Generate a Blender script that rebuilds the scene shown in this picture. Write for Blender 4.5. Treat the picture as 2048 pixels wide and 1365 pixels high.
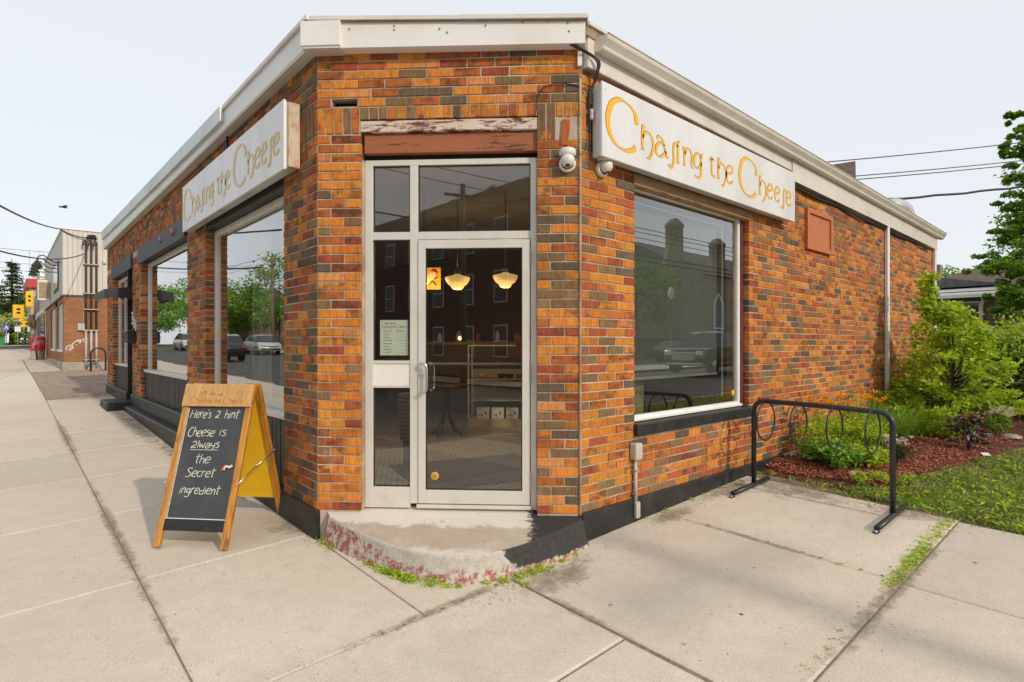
import bpy, math, random
import numpy as np
from mathutils import Vector, Matrix
PI = math.pi
for o in list(bpy.data.objects): bpy.data.objects.remove(o)
sc = bpy.context.scene
COL = sc.collection

# ---------------------------------------------------------------- camera
CAMX, CAMY, CAMZ = -1.8945, -2.994, 1.60
YAW = math.radians(48.25)
FX, FY = math.cos(YAW), math.sin(YAW)
RX, RY = math.sin(YAW), -math.cos(YAW)
cam_d = bpy.data.cameras.new('camera')
cam = bpy.data.objects.new('camera', cam_d); COL.objects.link(cam)
cam.location = (CAMX, CAMY, CAMZ)
cam.rotation_euler = (PI/2, 0, YAW - PI/2)
cam_d.lens = 20.0; cam_d.sensor_width = 36.0; cam_d.shift_y = 0.0032
cam_d.clip_start = 0.05; cam_d.clip_end = 2000
sc.camera = cam

# ---------------------------------------------------------------- world, sun, exposure
SUN = Vector((0.035, -1.0, 0.0)).normalized()
ELEV = math.radians(29)
w = bpy.data.worlds.new('World'); sc.world = w; w.use_nodes = True
nt = w.node_tree; nt.nodes.clear()
out = nt.nodes.new('ShaderNodeOutputWorld'); bg = nt.nodes.new('ShaderNodeBackground')
sky = nt.nodes.new('ShaderNodeTexSky'); sky.sky_type = 'NISHITA'; sky.sun_disc = False
sky.sun_elevation = ELEV; sky.sun_rotation = math.atan2(SUN.x, SUN.y)
sky.air_density = 1.0; sky.dust_density = 1.0; sky.ozone_density = 1.0; sky.altitude = 50
# hazy sky: the clear sky seen through an even pale veil
mix = nt.nodes.new('ShaderNodeMix'); mix.data_type = 'RGBA'
mix.inputs[0].default_value = 0.86
mix.inputs[7].default_value = (7.35, 7.6, 7.85, 1)
nt.links.new(sky.outputs[0], mix.inputs[6]); nt.links.new(mix.outputs[2], bg.inputs[0])
bg.inputs[1].default_value = 0.112
nt.links.new(bg.outputs[0], out.inputs[0])
sd = bpy.data.lights.new('sun', 'SUN'); sd.energy = 2.0; sd.angle = math.radians(1.2); sd.color = (1.0, 0.88, 0.71)
so = bpy.data.objects.new('sun', sd); COL.objects.link(so)
sdir = Vector((SUN.x*math.cos(ELEV), SUN.y*math.cos(ELEV), math.sin(ELEV)))
so.rotation_euler = (-sdir).to_track_quat('-Z', 'Y').to_euler(); so.location = (6, -20, 15)
sc.view_settings.view_transform = 'Standard'; sc.view_settings.look = 'None'
sc.view_settings.exposure = 0.16; sc.view_settings.gamma = 1.0
sc.render.engine = 'CYCLES'
sc.cycles.use_denoising = True
sc.cycles.max_bounces = 7; sc.cycles.transparent_max_bounces = 12; sc.cycles.glossy_bounces = 4
sc.cycles.sample_clamp_indirect = 6
sc.render.film_transparent = False

# ---------------------------------------------------------------- helpers
rng = random.Random(7)
def g(x, y):
    s = .033*min(max(y, -3), 14) + (.02*(min(y, 90)-14) if y > 14 else 0)
    sx = .04*min(max(x, -6), 5) + (.012*(min(x, 60)-5) if x > 5 else 0)
    return -.025 + s + sx
def at(px, py, D):
    "world point seen at photo pixel px,py at forward distance D"
    u = (px-1024)/1137.8; v = (689-py)/1137.8
    return Vector((CAMX+D*(FX+u*RX), CAMY+D*(FY+u*RY), CAMZ+D*v))
def proj(p):
    dx, dy = p[0]-CAMX, p[1]-CAMY
    d = dx*FX+dy*FY; r = dx*RX+dy*RY
    return (1024+1137.8*r/max(d, .01), 689-1137.8*(p[2]-CAMZ)/max(d, .01), d)

class MB:
    def __init__(s): s.v = []; s.f = []; s.c = []; s.m = []; s.cur = None; s.mi = 0; s.sm = []
    def face(s, idx, smooth=False): s.f.append(tuple(idx)); s.c.append(s.cur); s.m.append(s.mi); s.sm.append(smooth)
    def poly(s, pts):
        b = len(s.v); s.v += [tuple(p) for p in pts]; s.face(range(b, b+len(pts)))
    def box(s, a, b, M=None):
        x0, y0, z0 = a; x1, y1, z1 = b
        P = [(x0,y0,z0),(x1,y0,z0),(x1,y1,z0),(x0,y1,z0),(x0,y0,z1),(x1,y0,z1),(x1,y1,z1),(x0,y1,z1)]
        if M is not None: P = [tuple(M @ Vector(p)) for p in P]
        k = len(s.v); s.v += P
        for q in ((0,3,2,1),(4,5,6,7),(0,1,5,4),(1,2,6,5),(2,3,7,6),(3,0,4,7)): s.face([k+i for i in q])
        return s
    def rbox(s, a, b, r=.004, M=None):
        "box with chamfered edges (24 verts)"
        x = (a[0], b[0]); y = (a[1], b[1]); z = (a[2], b[2])
        r = min(r, .45*(x[1]-x[0]), .45*(y[1]-y[0]), .45*(z[1]-z[0]))
        k = len(s.v); idx = {}
        for i in (0,1):
            for j in (0,1):
                for l in (0,1):
                    cx, cy, cz = x[i], y[j], z[l]
                    dx = r if i == 0 else -r; dy = r if j == 0 else -r; dz = r if l == 0 else -r
                    for ax, p in enumerate(((cx, cy+dy, cz+dz), (cx+dx, cy, cz+dz), (cx+dx, cy+dy, cz))):
                        if M is not None: p = tuple(M @ Vector(p))
                        idx[(i,j,l,ax)] = len(s.v); s.v.append(p)
        for i in (0,1):
            q = [idx[(i,0,0,0)], idx[(i,1,0,0)], idx[(i,1,1,0)], idx[(i,0,1,0)]]; s.face(q if i else q[::-1])
            q = [idx[(0,i,0,1)], idx[(0,i,1,1)], idx[(1,i,1,1)], idx[(1,i,0,1)]]; s.face(q if i else q[::-1])
            q = [idx[(0,0,i,2)], idx[(1,0,i,2)], idx[(1,1,i,2)], idx[(0,1,i,2)]]; s.face(q if i else q[::-1])
        for i in (0,1):
            for j in (0,1):
                s.face([idx[(i,j,0,0)], idx[(i,j,1,0)], idx[(i,j,1,1)], idx[(i,j,0,1)]][::1 if (i!=j) else -1])
                s.face([idx[(i,0,j,0)], idx[(i,1,j,0)], idx[(i,1,j,2)], idx[(i,0,j,2)]][::-1 if (i!=j) else 1])
                s.face([idx[(0,i,j,1)], idx[(1,i,j,1)], idx[(1,i,j,2)], idx[(0,i,j,2)]][::1 if (i!=j) else -1])
                for l in (0,1): s.face([idx[(i,j,l,0)], idx[(i,j,l,1)], idx[(i,j,l,2)]][::1 if (i+j+l)%2 else -1])
        return s
    def tube(s, pts, r, n=8, cap=True, closed=False, smooth=True):
        pts = [Vector(p) for p in pts]; rs = r if isinstance(r, (list, tuple)) else [r]*len(pts)
        k = len(s.v); N = len(pts); up = None; rings = []
        for i, p in enumerate(pts):
            if closed: t = pts[(i+1) % N]-pts[i-1]
            else: t = pts[min(i+1, N-1)]-pts[max(i-1, 0)]
            if t.length < 1e-9: t = Vector((0,0,1))
            t.normalize()
            if up is None:
                up = Vector((0,0,1)) if abs(t.z) < .9 else Vector((1,0,0))
            a = t.cross(up)
            if a.length < 1e-6: a = t.orthogonal()
            a.normalize(); b = a.cross(t).normalized(); up = b
            rings.append([p + a*rs[i]*math.cos(2*PI*j/n) + b*rs[i]*math.sin(2*PI*j/n) for j in range(n)])
        for R in rings: s.v += [tuple(q) for q in R]
        for i in range(N if closed else N-1):
            for j in range(n):
                a0 = k+i*n+j; a1 = k+i*n+(j+1) % n; b0 = k+((i+1) % N)*n+j; b1 = k+((i+1) % N)*n+(j+1) % n
                s.face((a0, b0, b1, a1), smooth)
        if cap and not closed:
            s.face([k+j for j in range(n)]); s.face([k+(N-1)*n+j for j in range(n)][::-1])
        return s
    def lathe(s, prof, n=16, M=None, smooth=True):
        k = len(s.v)
        for r, z in prof:
            for j in range(n):
                p = Vector((r*math.cos(2*PI*j/n), r*math.sin(2*PI*j/n), z))
                s.v.append(tuple(M @ p if M is not None else p))
        for i in range(len(prof)-1):
            for j in range(n):
                s.face((k+i*n+j, k+i*n+(j+1) % n, k+(i+1)*n+(j+1) % n, k+(i+1)*n+j), smooth)
        return s
    def prism(s, poly, ax, a, b, M=None):
        "extrude a 2D polygon along axis ax (0,1,2) from a to b"
        def mk(p, t):
            if ax == 0: q = (t, p[0], p[1])
            elif ax == 1: q = (p[0], t, p[1])
            else: q = (p[0], p[1], t)
            return tuple(M @ Vector(q)) if M is not None else q
        k = len(s.v); n = len(poly)
        s.v += [mk(p, a) for p in poly] + [mk(p, b) for p in poly]
        s.face([k+i for i in range(n)][::-1]); s.face([k+n+i for i in range(n)])
        for i in range(n): s.face((k+i, k+(i+1) % n, k+n+(i+1) % n, k+n+i))
        return s
    def build(s, name, mat=None, parent=None, **kw):
        me = bpy.data.meshes.new(name); me.from_pydata(s.v, [], s.f); me.validate()
        mats = mat if isinstance(mat, (list, tuple)) else [mat]
        for m in mats: me.materials.append(m)
        if len(me.polygons) == len(s.f):
            if len(mats) > 1: me.polygons.foreach_set('material_index', s.m)
            me.polygons.foreach_set('use_smooth', s.sm)
            if any(c is not None for c in s.c):
                at_ = me.color_attributes.new('col', 'FLOAT_COLOR', 'CORNER')
                arr = []
                for f, c in zip(s.f, s.c): arr += list(c or (1,1,1,1))*len(f)
                at_.data.foreach_set('color', arr)
        return link(name, me, parent, **kw)
def link(name, me, parent=None, loc=None, rot=None, kind=None):
    o = bpy.data.objects.new(name, me); COL.objects.link(o)
    if parent: o.parent = parent
    if loc: o.location = loc
    if rot: o.rotation_euler = rot
    if kind: o['kind'] = kind
    return o
def E(name, loc=(0,0,0), rz=0, label=None, cat=None, group=None, parent=None):
    o = bpy.data.objects.new(name, None); COL.objects.link(o); o.location = loc; o.rotation_euler = (0,0,rz); o.empty_display_size = .1
    if parent: o.parent = parent
    return T(o, label, cat, group)
def T(o, label=None, cat=None, group=None, kind=None):
    if label: o['label'] = label
    if cat: o['category'] = cat
    if group: o['group'] = group
    if kind: o['kind'] = kind
    return o
def npmesh(name, V, F, mat, parent=None, tone=None, smooth=False, kind=None):
    "V Nx3, F Mxk"
    V = np.asarray(V, dtype=np.float32); F = np.asarray(F, dtype=np.int32); k = F.shape[1]
    me = bpy.data.meshes.new(name); me.vertices.add(len(V)); me.vertices.foreach_set('co', V.ravel())
    me.loops.add(F.size); me.loops.foreach_set('vertex_index', F.ravel())
    me.polygons.add(len(F)); me.polygons.foreach_set('loop_start', np.arange(0, F.size, k, dtype=np.int32))
    me.polygons.foreach_set('use_smooth', np.full(len(F), smooth))
    if tone is not None:
        a = me.attributes.new('tone', 'FLOAT', 'POINT'); a.data.foreach_set('value', np.asarray(tone, dtype=np.float32))
    me.materials.append(mat); me.update(calc_edges=True); me.validate()
    return link(name, me, parent, kind=kind)
def copy_thing(o, loc, rz=None, label=None, parent=None, **kw):
    c = o.copy(); COL.objects.link(c); c.location = loc
    if rz is not None: c.rotation_euler = (c.rotation_euler[0], c.rotation_euler[1], rz)
    if parent: c.parent = parent
    if label: c['label'] = label
    for ch in [q for q in bpy.data.objects if q.parent == o]:
        d = ch.copy(); COL.objects.link(d); d.parent = c
        for g2 in [q for q in bpy.data.objects if q.parent == ch]:
            e = g2.copy(); COL.objects.link(e); e.parent = d
    return c

# ---------------------------------------------------------------- materials
class NG:
    def __init__(s, name):
        s.m = bpy.data.materials.new(name); s.m.use_nodes = True; s.t = s.m.node_tree
        s.t.nodes.clear(); s.out = s.n('ShaderNodeOutputMaterial'); s.b = s.n('ShaderNodeBsdfPrincipled')
        s.l(s.b.outputs[0], s.out.inputs[0])
    def n(s, t, **kw):
        x = s.t.nodes.new(t)
        for k, v in kw.items(): setattr(x, k, v)
        return x
    def l(s, a, b): s.t.links.new(a, b)
    def coord(s, kind='Object'):
        if kind == 'World': return s.n('ShaderNodeNewGeometry').outputs['Position']
        return s.n('ShaderNodeTexCoord').outputs[kind]
    def mapv(s, v, scale=(1,1,1), loc=(0,0,0), rot=(0,0,0)):
        m = s.n('ShaderNodeMapping'); m.inputs['Scale'].default_value = scale; m.inputs['Location'].default_value = loc; m.inputs['Rotation'].default_value = rot
        s.l(v, m.inputs[0]); return m.outputs[0]
    def noise(s, v, scale, detail=4, rough=.55, dist=0):
        n = s.n('ShaderNodeTexNoise'); n.inputs['Scale'].default_value = scale; n.inputs['Detail'].default_value = detail
        n.inputs['Roughness'].default_value = rough; n.inputs['Distortion'].default_value = dist
        s.l(v, n.inputs['Vector']); return n.outputs[0]
    def ramp(s, f, stops, interp='LINEAR'):
        r = s.n('ShaderNodeValToRGB'); r.color_ramp.interpolation = interp; e = r.color_ramp.elements
        while len(e) > 1: e.remove(e[-1])
        for i, (p, c) in enumerate(stops):
            if not isinstance(c, (tuple, list)): c = (c,c,c)
            q = e[0] if i == 0 else e.new(p)
            q.position = p; q.color = (*c[:3], 1)
        s.l(f, r.inputs[0]); return r.outputs[0]
    def mix(s, f, a, b, bt='MIX'):
        m = s.n('ShaderNodeMix', data_type='RGBA', blend_type=bt)
        for i, x in ((0, f), (6, a), (7, b)):
            if hasattr(x, 'links'): s.l(x, m.inputs[i])
            elif i == 0: m.inputs[0].default_value = x
            else: m.inputs[i].default_value = (*x[:3], 1)
        return m.outputs[2]
    def math(s, op, a, b=0.0, c=None):
        m = s.n('ShaderNodeMath', operation=op)
        for i, x in enumerate((a, b) + ((c,) if c is not None else ())):
            if hasattr(x, 'links'): s.l(x, m.inputs[i])
            else: m.inputs[i].default_value = x
        return m.outputs[0]
    def sep(s, v):
        x = s.n('ShaderNodeSeparateXYZ'); s.l(v, x.inputs[0]); return x.outputs
    def thr(s, v, a, b):
        m = s.n('ShaderNodeMapRange'); m.clamp = True; m.inputs[1].default_value = a; m.inputs[2].default_value = b
        s.l(v, m.inputs[0]); return m.outputs[0]
    def bump(s, h, strength=.3, dist=.01):
        b = s.n('ShaderNodeBump'); b.inputs['Strength'].default_value = strength; b.inputs['Distance'].default_value = dist
        s.l(h, b.inputs['Height']); s.l(b.outputs[0], s.b.inputs['Normal'])
    def fin(s, col=None, rough=None, metal=0, spec=None, coat=None):
        if col is not None:
            if hasattr(col, 'links'): s.l(col, s.b.inputs['Base Color'])
            else: s.b.inputs['Base Color'].default_value = (*col[:3], 1)
        if rough is not None:
            if hasattr(rough, 'links'): s.l(rough, s.b.inputs['Roughness'])
            else: s.b.inputs['Roughness'].default_value = rough
        s.b.inputs['Metallic'].default_value = metal
        if spec is not None: s.b.inputs['Specular IOR Level'].default_value = spec
        if coat: s.b.inputs['Coat Weight'].default_value = coat; s.b.inputs['Coat Roughness'].default_value = .05
        return s.m
def mul(c, k): return tuple(min(1, x*k) for x in c[:3])
def M(name, col, rough=.6, metal=0, scale=6, var=.18, bump=.15, bscale=60, bdist=.004, coord='World', spec=None, dirt=None, dscale=2.0, coat=None, stretch=(1,1,1)):
    s = NG(name); v = s.mapv(s.coord(coord), stretch)
    n1 = s.noise(v, scale, 5, .6)
    c = s.ramp(n1, [(.3, mul(col, 1-var)), (.7, mul(col, 1+var*.7))])
    if dirt:
        n2 = s.noise(v, dscale, 6, .65)
        c = s.mix(s.ramp(n2, [(.5, 0), (.72, 1)]), c, dirt)
    if bump: s.bump(s.noise(v, bscale, 4, .6), bump, bdist)
    return s.fin(c, rough, metal, spec, coat)
MAT = {}
# bricks: colour per brick in the 'col' attribute, alpha = how blotched
def brick_mat(name, gain=1.0):
    s = NG(name); p = s.coord('World')
    a = s.n('ShaderNodeAttribute', attribute_name='col')
    base = a.outputs['Color']; al = a.outputs['Alpha']
    groove = s.noise(s.mapv(p, (1,1,.10)), 75, 5, .8)
    grit = s.noise(p, 120, 4, .8)
    blotch = s.noise(s.mapv(p, (1,1,1.6)), 9, 4, .6)
    soot = s.noise(p, 1.3, 5, .6)
    bm = s.math('MULTIPLY', s.ramp(blotch, [(.44, 0), (.62, 1)]), al)
    c = s.mix(bm, base, s.mix(.5, (.10,.062,.03), s.mix(1.0, base, (.5,.45,.45), 'MULTIPLY')))
    c = s.mix(1.0, c, s.ramp(groove, [(.32, .52), (.50, .98), (.72, 1.28)]), 'MULTIPLY')
    c = s.mix(1.0, c, s.ramp(grit, [(.3, .72), (.6, 1.10)]), 'MULTIPLY')
    hue = s.noise(s.mapv(p, (1,1,1.4), (5,2,9)), 14, 3, .6)
    c = s.mix(1.0, c, s.ramp(hue, [(.32, (1.12,.84,.8)), (.5, (1,1,1)), (.68, (.93,1.10,1.1))]), 'MULTIPLY')
    c = s.mix(1.0, c, s.ramp(soot, [(.3, .84), (.6, 1.06)]), 'MULTIPLY')
    bl = s.ramp(s.noise(p, 3.1, 6, .7), [(.62, 0), (.8, .35)])
    c = s.mix(bl, c, (.5, .42, .33))
    h = s.math('ADD', s.math('MULTIPLY', groove, 1.0), s.math('MULTIPLY', grit, .4))
    s.bump(h, .75, .006)
    return s.fin(c, .85, 0, .25)
MAT['brick'] = brick_mat('brick_clay')
def mortar():
    s = NG('mortar'); p = s.coord('World')
    c = s.ramp(s.noise(p, 2.2, 5, .65), [(.32, (.26, .19, .13)), (.5, (.50, .40, .30)), (.68, (.68, .58, .47))])
    c = s.mix(1.0, c, s.ramp(s.noise(p, 90, 3, .7), [(.3, .75), (.65, 1.08)]), 'MULTIPLY')
    s.bump(s.noise(p, 120, 4, .7), .5, .004); return s.fin(c, .9, 0, .2)
MAT['mortar'] = mortar()
MAT['white_metal'] = M('white_painted_metal', (.82, .80, .77), .42, 0, 1.5, .05, .06, 4, .01, dirt=(.72,.67,.60), dscale=1.1)
MAT['cap_metal'] = M('aluminium_cap', (.60, .62, .63), .4, .35, 1.2, .1, .12, 3, .01, dirt=(.45,.43,.39), dscale=1.5)
MAT['grey_metal'] = M('brushed_aluminium', (.71, .68, .62), .42, .25, 3, .06, .04, 90, .001, dirt=(.62,.58,.52), dscale=2.5)
MAT['gutter'] = M('cream_gutter_metal', (.72, .67, .60), .38, .1, 2.2, .06, .04, 5, .006, dirt=(.58,.52,.44), dscale=2.0)
MAT['rust'] = M('rusty_flashing', (.33, .24, .17), .7, 0, 9, .35, .2, 40)
MAT['black_paint'] = M('thick_black_paint', (.019, .018, .018), .5, 0, 14, .35, .55, 32, .007, dirt=(.045,.041,.037), dscale=3.5)
MAT['black_metal'] = M('black_powder_coat', (.022, .023, .026), .36, 0, 30, .3, .1, 120, .001)
MAT['black_plastic'] = M('black_plastic', (.02, .02, .021), .5, 0, 20, .3, .1)
MAT['cable'] = M('cable_rubber', (.018, .018, .02), .55, 0, 20, .4, .2)
MAT['grey_cable'] = M('grey_cable', (.12, .12, .125), .5, 0, 20, .3, .2)
MAT['white_plastic'] = M('white_plastic', (.72, .70, .66), .35, 0, 8, .07, .02)
MAT['grey_plastic'] = M('grey_conduit_plastic', (.50, .48, .44), .5, 0, 8, .15, .05, dirt=(.36,.3,.22), dscale=6)
MAT['chrome'] = M('satin_steel', (.62, .61, .59), .25, .9, 20, .1, 0)
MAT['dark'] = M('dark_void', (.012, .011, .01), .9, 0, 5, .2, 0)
MAT['sign_face'] = M('satin_aluminium_sign', (.76, .74, .73), .38, .2, 3.5, .10, .05, 60, .001, stretch=(1,1,.22), dirt=(.66,.63,.60), dscale=1.6)
MAT['yellow'] = M('yellow_enamel', (.84, .46, .003), .4, 0, 6, .06, .02)
MAT['gold_edge'] = M('gold_letter_edge', (.72, .43, .04), .4, 0, 6, .1, .02)
MAT['sign_pale'] = M('pale_letter_face', (.56, .47, .28), .3, .3, 6, .06, .02)
def peeling():
    s = NG('peeling_white_board'); p = s.coord('World'); q = s.mapv(p, (1,1,5.0))
    n = s.noise(q, 5, 8, .75, .6)
    c = s.ramp(n, [(.40, (.13, .035, .022)), (.47, (.24, .09, .06)), (.50, (.62, .50, .42)), (.68, (.72, .60, .51))])
    s.bump(n, .5, .01); return s.fin(c, .75)
MAT['peeling'] = peeling()
def worn(name, col, crack):
    s = NG(name); p = s.coord('World'); q = s.mapv(p, (1,1,9.0))
    n = s.noise(q, 3.2, 9, .72, .3)
    c = s.ramp(n, [(.30, mul(crack,.8)), (.38, crack), (.42, mul(col,.85)), (.7, mul(col,1.1))])
    s.bump(n, .5, .006); return s.fin(c, .62)
MAT['rust_board'] = worn('rust_painted_board', (.36, .115, .045), (.05, .03, .02))
MAT['orange_panel'] = M('terracotta_painted_board', (.50, .155, .055), .6, 0, 5, .1, .35, 24, .01)
MAT['raw_wood'] = worn('raw_weathered_lintel', (.36, .22, .11), (.09, .055, .035))
def wood(name, a, b, rough=.4, rot=(0,0,0), coat=.4):
    s = NG(name); p = s.mapv(s.coord('Object'), (14, 14, 1.3), (0,0,0), rot)
    n = s.noise(p, 3.0, 6, .65, 1.2)
    c = s.ramp(n, [(.3, a), (.52, mul(b,.8)), (.7, b)])
    k = s.noise(s.coord('Object'), 5, 3, .5)
    c = s.mix(s.ramp(k, [(.6, 0), (.75, .8)]), c, mul(a, .6))
    s.bump(n, .2, .003); return s.fin(c, rough, coat=coat)
MAT['stained_wood'] = wood('stained_wood_frame', (.22, .065, .007), (.64, .28, .03))
MAT['header_wood'] = wood('pale_varnished_board', (.46, .22, .05), (.70, .40, .13), .35, (0, PI/2, 0))
MAT['light_wood'] = wood('light_birch', (.48, .34, .17), (.62, .46, .25), .45)
MAT['oak_dark'] = wood('dark_counter_wood', (.06, .03, .014), (.13, .07, .03), .4)
MAT['yellow_board'] = M('yellow_painted_board', (.90, .52, .006), .42, 0, 9, .06, .06, 60, .002)
def chalkboard():
    s = NG('chalkboard'); p = s.coord('Object')
    n = s.noise(p, 3.5, 6, .65, .6); c = s.ramp(n, [(.3, (.022, .024, .028)), (.6, (.045, .047, .052)), (.75, (.085, .085, .088))])
    s.b.inputs['Coat Weight'].default_value = .5; s.b.inputs['Coat Roughness'].default_value = .12
    return s.fin(c, .5)
MAT['chalkboard'] = chalkboard()
MAT['chalk'] = M('chalk', (.66, .65, .52), .95, 0, 160, .35, 0, coord='Object')
MAT['ink_orange'] = M('burnt_orange_lettering', (.55, .20, .025), .6, 0, 30, .1, 0)
MAT['brown_ink_and_shade'] = M('pyrography_and_letter_shade', (.22, .08, .03), .7, 0, 30, .2, 0)
MAT['ink_grey'] = M('grey_print', (.16, .17, .18), .7, 0, 30, .1, 0)
MAT['ink_tan'] = M('tan_print', (.48, .33, .17), .7, 0, 30, .1, 0)
MAT['paper'] = M('paper', (.80, .80, .70), .7, 0, 12, .05, 0)
MAT['red'] = M('red_plastic', (.5, .03, .02), .4, 0, 12, .1, 0)
MAT['blue'] = M('blue_paint', (.04, .13, .45), .5, 0, 12, .1, 0)
MAT['green_bin'] = M('green_plastic', (.02, .22, .08), .5, 0, 12, .1, 0)
MAT['sign_yellow'] = M('traffic_yellow', (.85, .50, .01), .45, 0, 12, .06, 0)
MAT['white'] = M('white_paint', (.78, .77, .74), .5, 0, 8, .06, .03)
MAT['road_post'] = M('galvanised_post', (.33, .34, .34), .5, .5, 12, .15, 0)
def glass(name='window_glass', tint=(.90,.93,.91), gain=1.9):
    s = NG(name); s.t.nodes.remove(s.b)
    tr = s.n('ShaderNodeBsdfTransparent'); tr.inputs[0].default_value = (*tint, 1)
    gl = s.n('ShaderNodeBsdfGlossy'); gl.inputs['Roughness'].default_value = .004
    fr = s.n('ShaderNodeFresnel'); fr.inputs[0].default_value = 1.5
    # old plate glass is never quite flat
    b = s.n('ShaderNodeBump'); b.inputs['Strength'].default_value = .012; b.inputs['Distance'].default_value = .05
    s.l(s.noise(s.coord('World'), 1.6, 1, .4), b.inputs['Height']); s.l(b.outputs[0], gl.inputs['Normal'])
    f = s.math('SUBTRACT', 1.0, s.math('POWER', s.math('SUBTRACT', 1.0, fr.outputs[0]), gain))
    f = s.math('MULTIPLY', f, s.math('SUBTRACT', 1.0, s.n('ShaderNodeNewGeometry').outputs['Backfacing']))
    mx = s.n('ShaderNodeMixShader'); s.l(f, mx.inputs[0]); s.l(tr.outputs[0], mx.inputs[1]); s.l(gl.outputs[0], mx.inputs[2])
    s.l(mx.outputs[0], s.out.inputs[0]); return s.m
MAT['glass'] = glass(gain=4.6)
MAT['glass_side'] = glass('window_glass_tinted', (.78,.81,.78), 5.5)
MAT['dark_glass'] = M('dark_glass', (.03, .035, .04), .06, 0, 2, .2, 0, spec=.8)
def concrete(name, a, b, sp=1.0):
    s = NG(name); p = s.coord('World')
    n1 = s.noise(p, .9, 6, .6); n2 = s.noise(p, 7, 6, .7); n3 = s.noise(p, 105, 5, .85); n4 = s.noise(p, 46, 3, .6)
    oi = s.n('ShaderNodeObjectInfo')
    c = s.ramp(n1, [(.3, a), (.7, b)])
    c = s.mix(1.0, c, s.ramp(n2, [(.3, .93), (.65, 1.03)]), 'MULTIPLY')
    c = s.mix(1.0, c, s.ramp(n3, [(.30, .50), (.40, .84), (.50, 1.0), (.70, 1.15)]), 'MULTIPLY')
    c = s.mix(1.0, c, s.ramp(oi.outputs['Random'], [(0, .93), (1, 1.05)]), 'MULTIPLY')
    c = s.mix(s.ramp(n4, [(.66, 0), (.74, .28)]), c, (.17, .13, .09))
    st = s.noise(s.mapv(p, (1,1,1), (4,9,0)), .55, 7, .7)
    c = s.mix(s.ramp(st, [(.50, 0), (.8, .30)]), c, (.50, .39, .28))
    vo = s.n('ShaderNodeTexVoronoi'); vo.inputs['Scale'].default_value = 3.4; s.l(p, vo.inputs['Vector'])
    c = s.mix(s.math('MULTIPLY', s.thr(vo.outputs['Distance'], .060, .035), s.thr(s.noise(p, 1.7, 2, .5), .50, .60)), c, (.16, .135, .115))
    s.bump(s.math('ADD', n3, s.math('MULTIPLY', n2, .5)), .35*sp, .004)
    return s.fin(c, .88, 0, .25)
MAT['concrete'] = concrete('sidewalk_concrete', (.625, .54, .435), (.69, .605, .50))
MAT['old_concrete'] = concrete('old_concrete', (.36, .31, .25), (.50, .45, .37), 1.6)
MAT['asphalt'] = M('asphalt', (.085, .083, .08), .9, 0, 2, .25, .3, 90, .01, dirt=(.13,.125,.115), dscale=.6)
MAT['dirt'] = M('packed_dirt', (.20, .14, .09), .95, 0, 5, .35, .5, 60, .02, dirt=(.32,.25,.18), dscale=3)
MAT['joint_dirt'] = M('joint_dirt', (.27, .205, .14), .95, 0, 30, .4, .5, 90, .01)
MAT['paver'] = M('brick_paver', (.33, .25, .20), .9, 0, 5, .3, .3, 60)
def step_top():
    s = NG('step_top_concrete'); p = s.coord('World'); x, y, z = s.sep(p)
    n = s.noise(p, 3.5, 7, .7, .4); n3 = s.noise(p, 210, 2, .6); m = s.noise(s.mapv(p, (1,1,1), (3,7,1)), 3.2, 9, .72, .8)
    c = s.ramp(n, [(.3, (.42, .33, .24)), (.55, (.52, .43, .33)), (.7, (.60, .52, .43))])
    # old whitewash patches, by the door and along the nose
    d = s.math('ADD', x, y)
    near_door = s.thr(s.math('ADD', d, s.math('MULTIPLY', m, .7)), 1.52, 1.60)
    c = s.mix(s.math('MULTIPLY', near_door, .8), c, (.78, .73, .65))
    c = s.mix(s.thr(s.noise(p, 5, 8, .8, .6), .60, .66), c, (.44, .34, .25))
    nose = s.thr(s.math('SUBTRACT', d, s.math('MULTIPLY', m, .55)), .42, .33)
    c = s.mix(s.math('MULTIPLY', nose, .75), c, (.74, .69, .60))
    # black paint run over the right end
    k = s.math('ADD', s.math('SUBTRACT', x, s.math('MULTIPLY', y, .9)), s.math('MULTIPLY', s.noise(p, 11, 9, .85, .6), .60))
    c = s.mix(s.thr(k, 1.24, 1.27), c, (.035, .034, .036))
    c = s.mix(1.0, c, s.ramp(n3, [(.3, .8), (.6, 1.05)]), 'MULTIPLY')
    s.bump(s.math('ADD', n3, n), .4, .004); return s.fin(c, .85)
MAT['step_top'] = step_top()
def step_side():
    s = NG('step_riser_paint'); p = s.coord('World'); x, y, z = s.sep(p)
    n = s.noise(p, 9, 8, .8, .5); n2 = s.noise(p, 17, 9, .82, .4)
    c = s.ramp(n2, [(.3, (.36, .31, .27)), (.5, (.52, .47, .41)), (.7, (.66, .61, .54))])
    low = s.math('ADD', s.math('MULTIPLY', n, .22), s.math('MULTIPLY', z, -1.0))
    left = s.math('MULTIPLY', s.math('SUBTRACT', .17, x), 1.0)
    red = s.thr(s.math('ADD', low, s.math('MAXIMUM', left, 0.0)), .036, .050)
    red = s.math('MULTIPLY', red, s.thr(n2, .52, .48))
    c = s.mix(s.math('MULTIPLY', red, .85), c, (.36, .06, .045))
    k = s.math('ADD', s.math('SUBTRACT', x, s.math('MULTIPLY', y, .9)), s.math('ADD', s.math('MULTIPLY', n, .4), s.math('MULTIPLY', z, 1.1)))
    dk = s.ramp(s.noise(p, 34, 6, .75), [(.35, (.030,.028,.028)), (.62, (.055,.05,.047)), (.75, (.13,.115,.10))])
    edge = s.math('ADD', s.math('MULTIPLY', z, 1.0), s.math('MULTIPLY', n, .10))
    c = s.mix(s.math('MULTIPLY', s.thr(k, 1.07, 1.09), s.thr(edge, .088, .100)), c, dk)
    s.bump(n2, .6, .01); return s.fin(c, .85)
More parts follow.
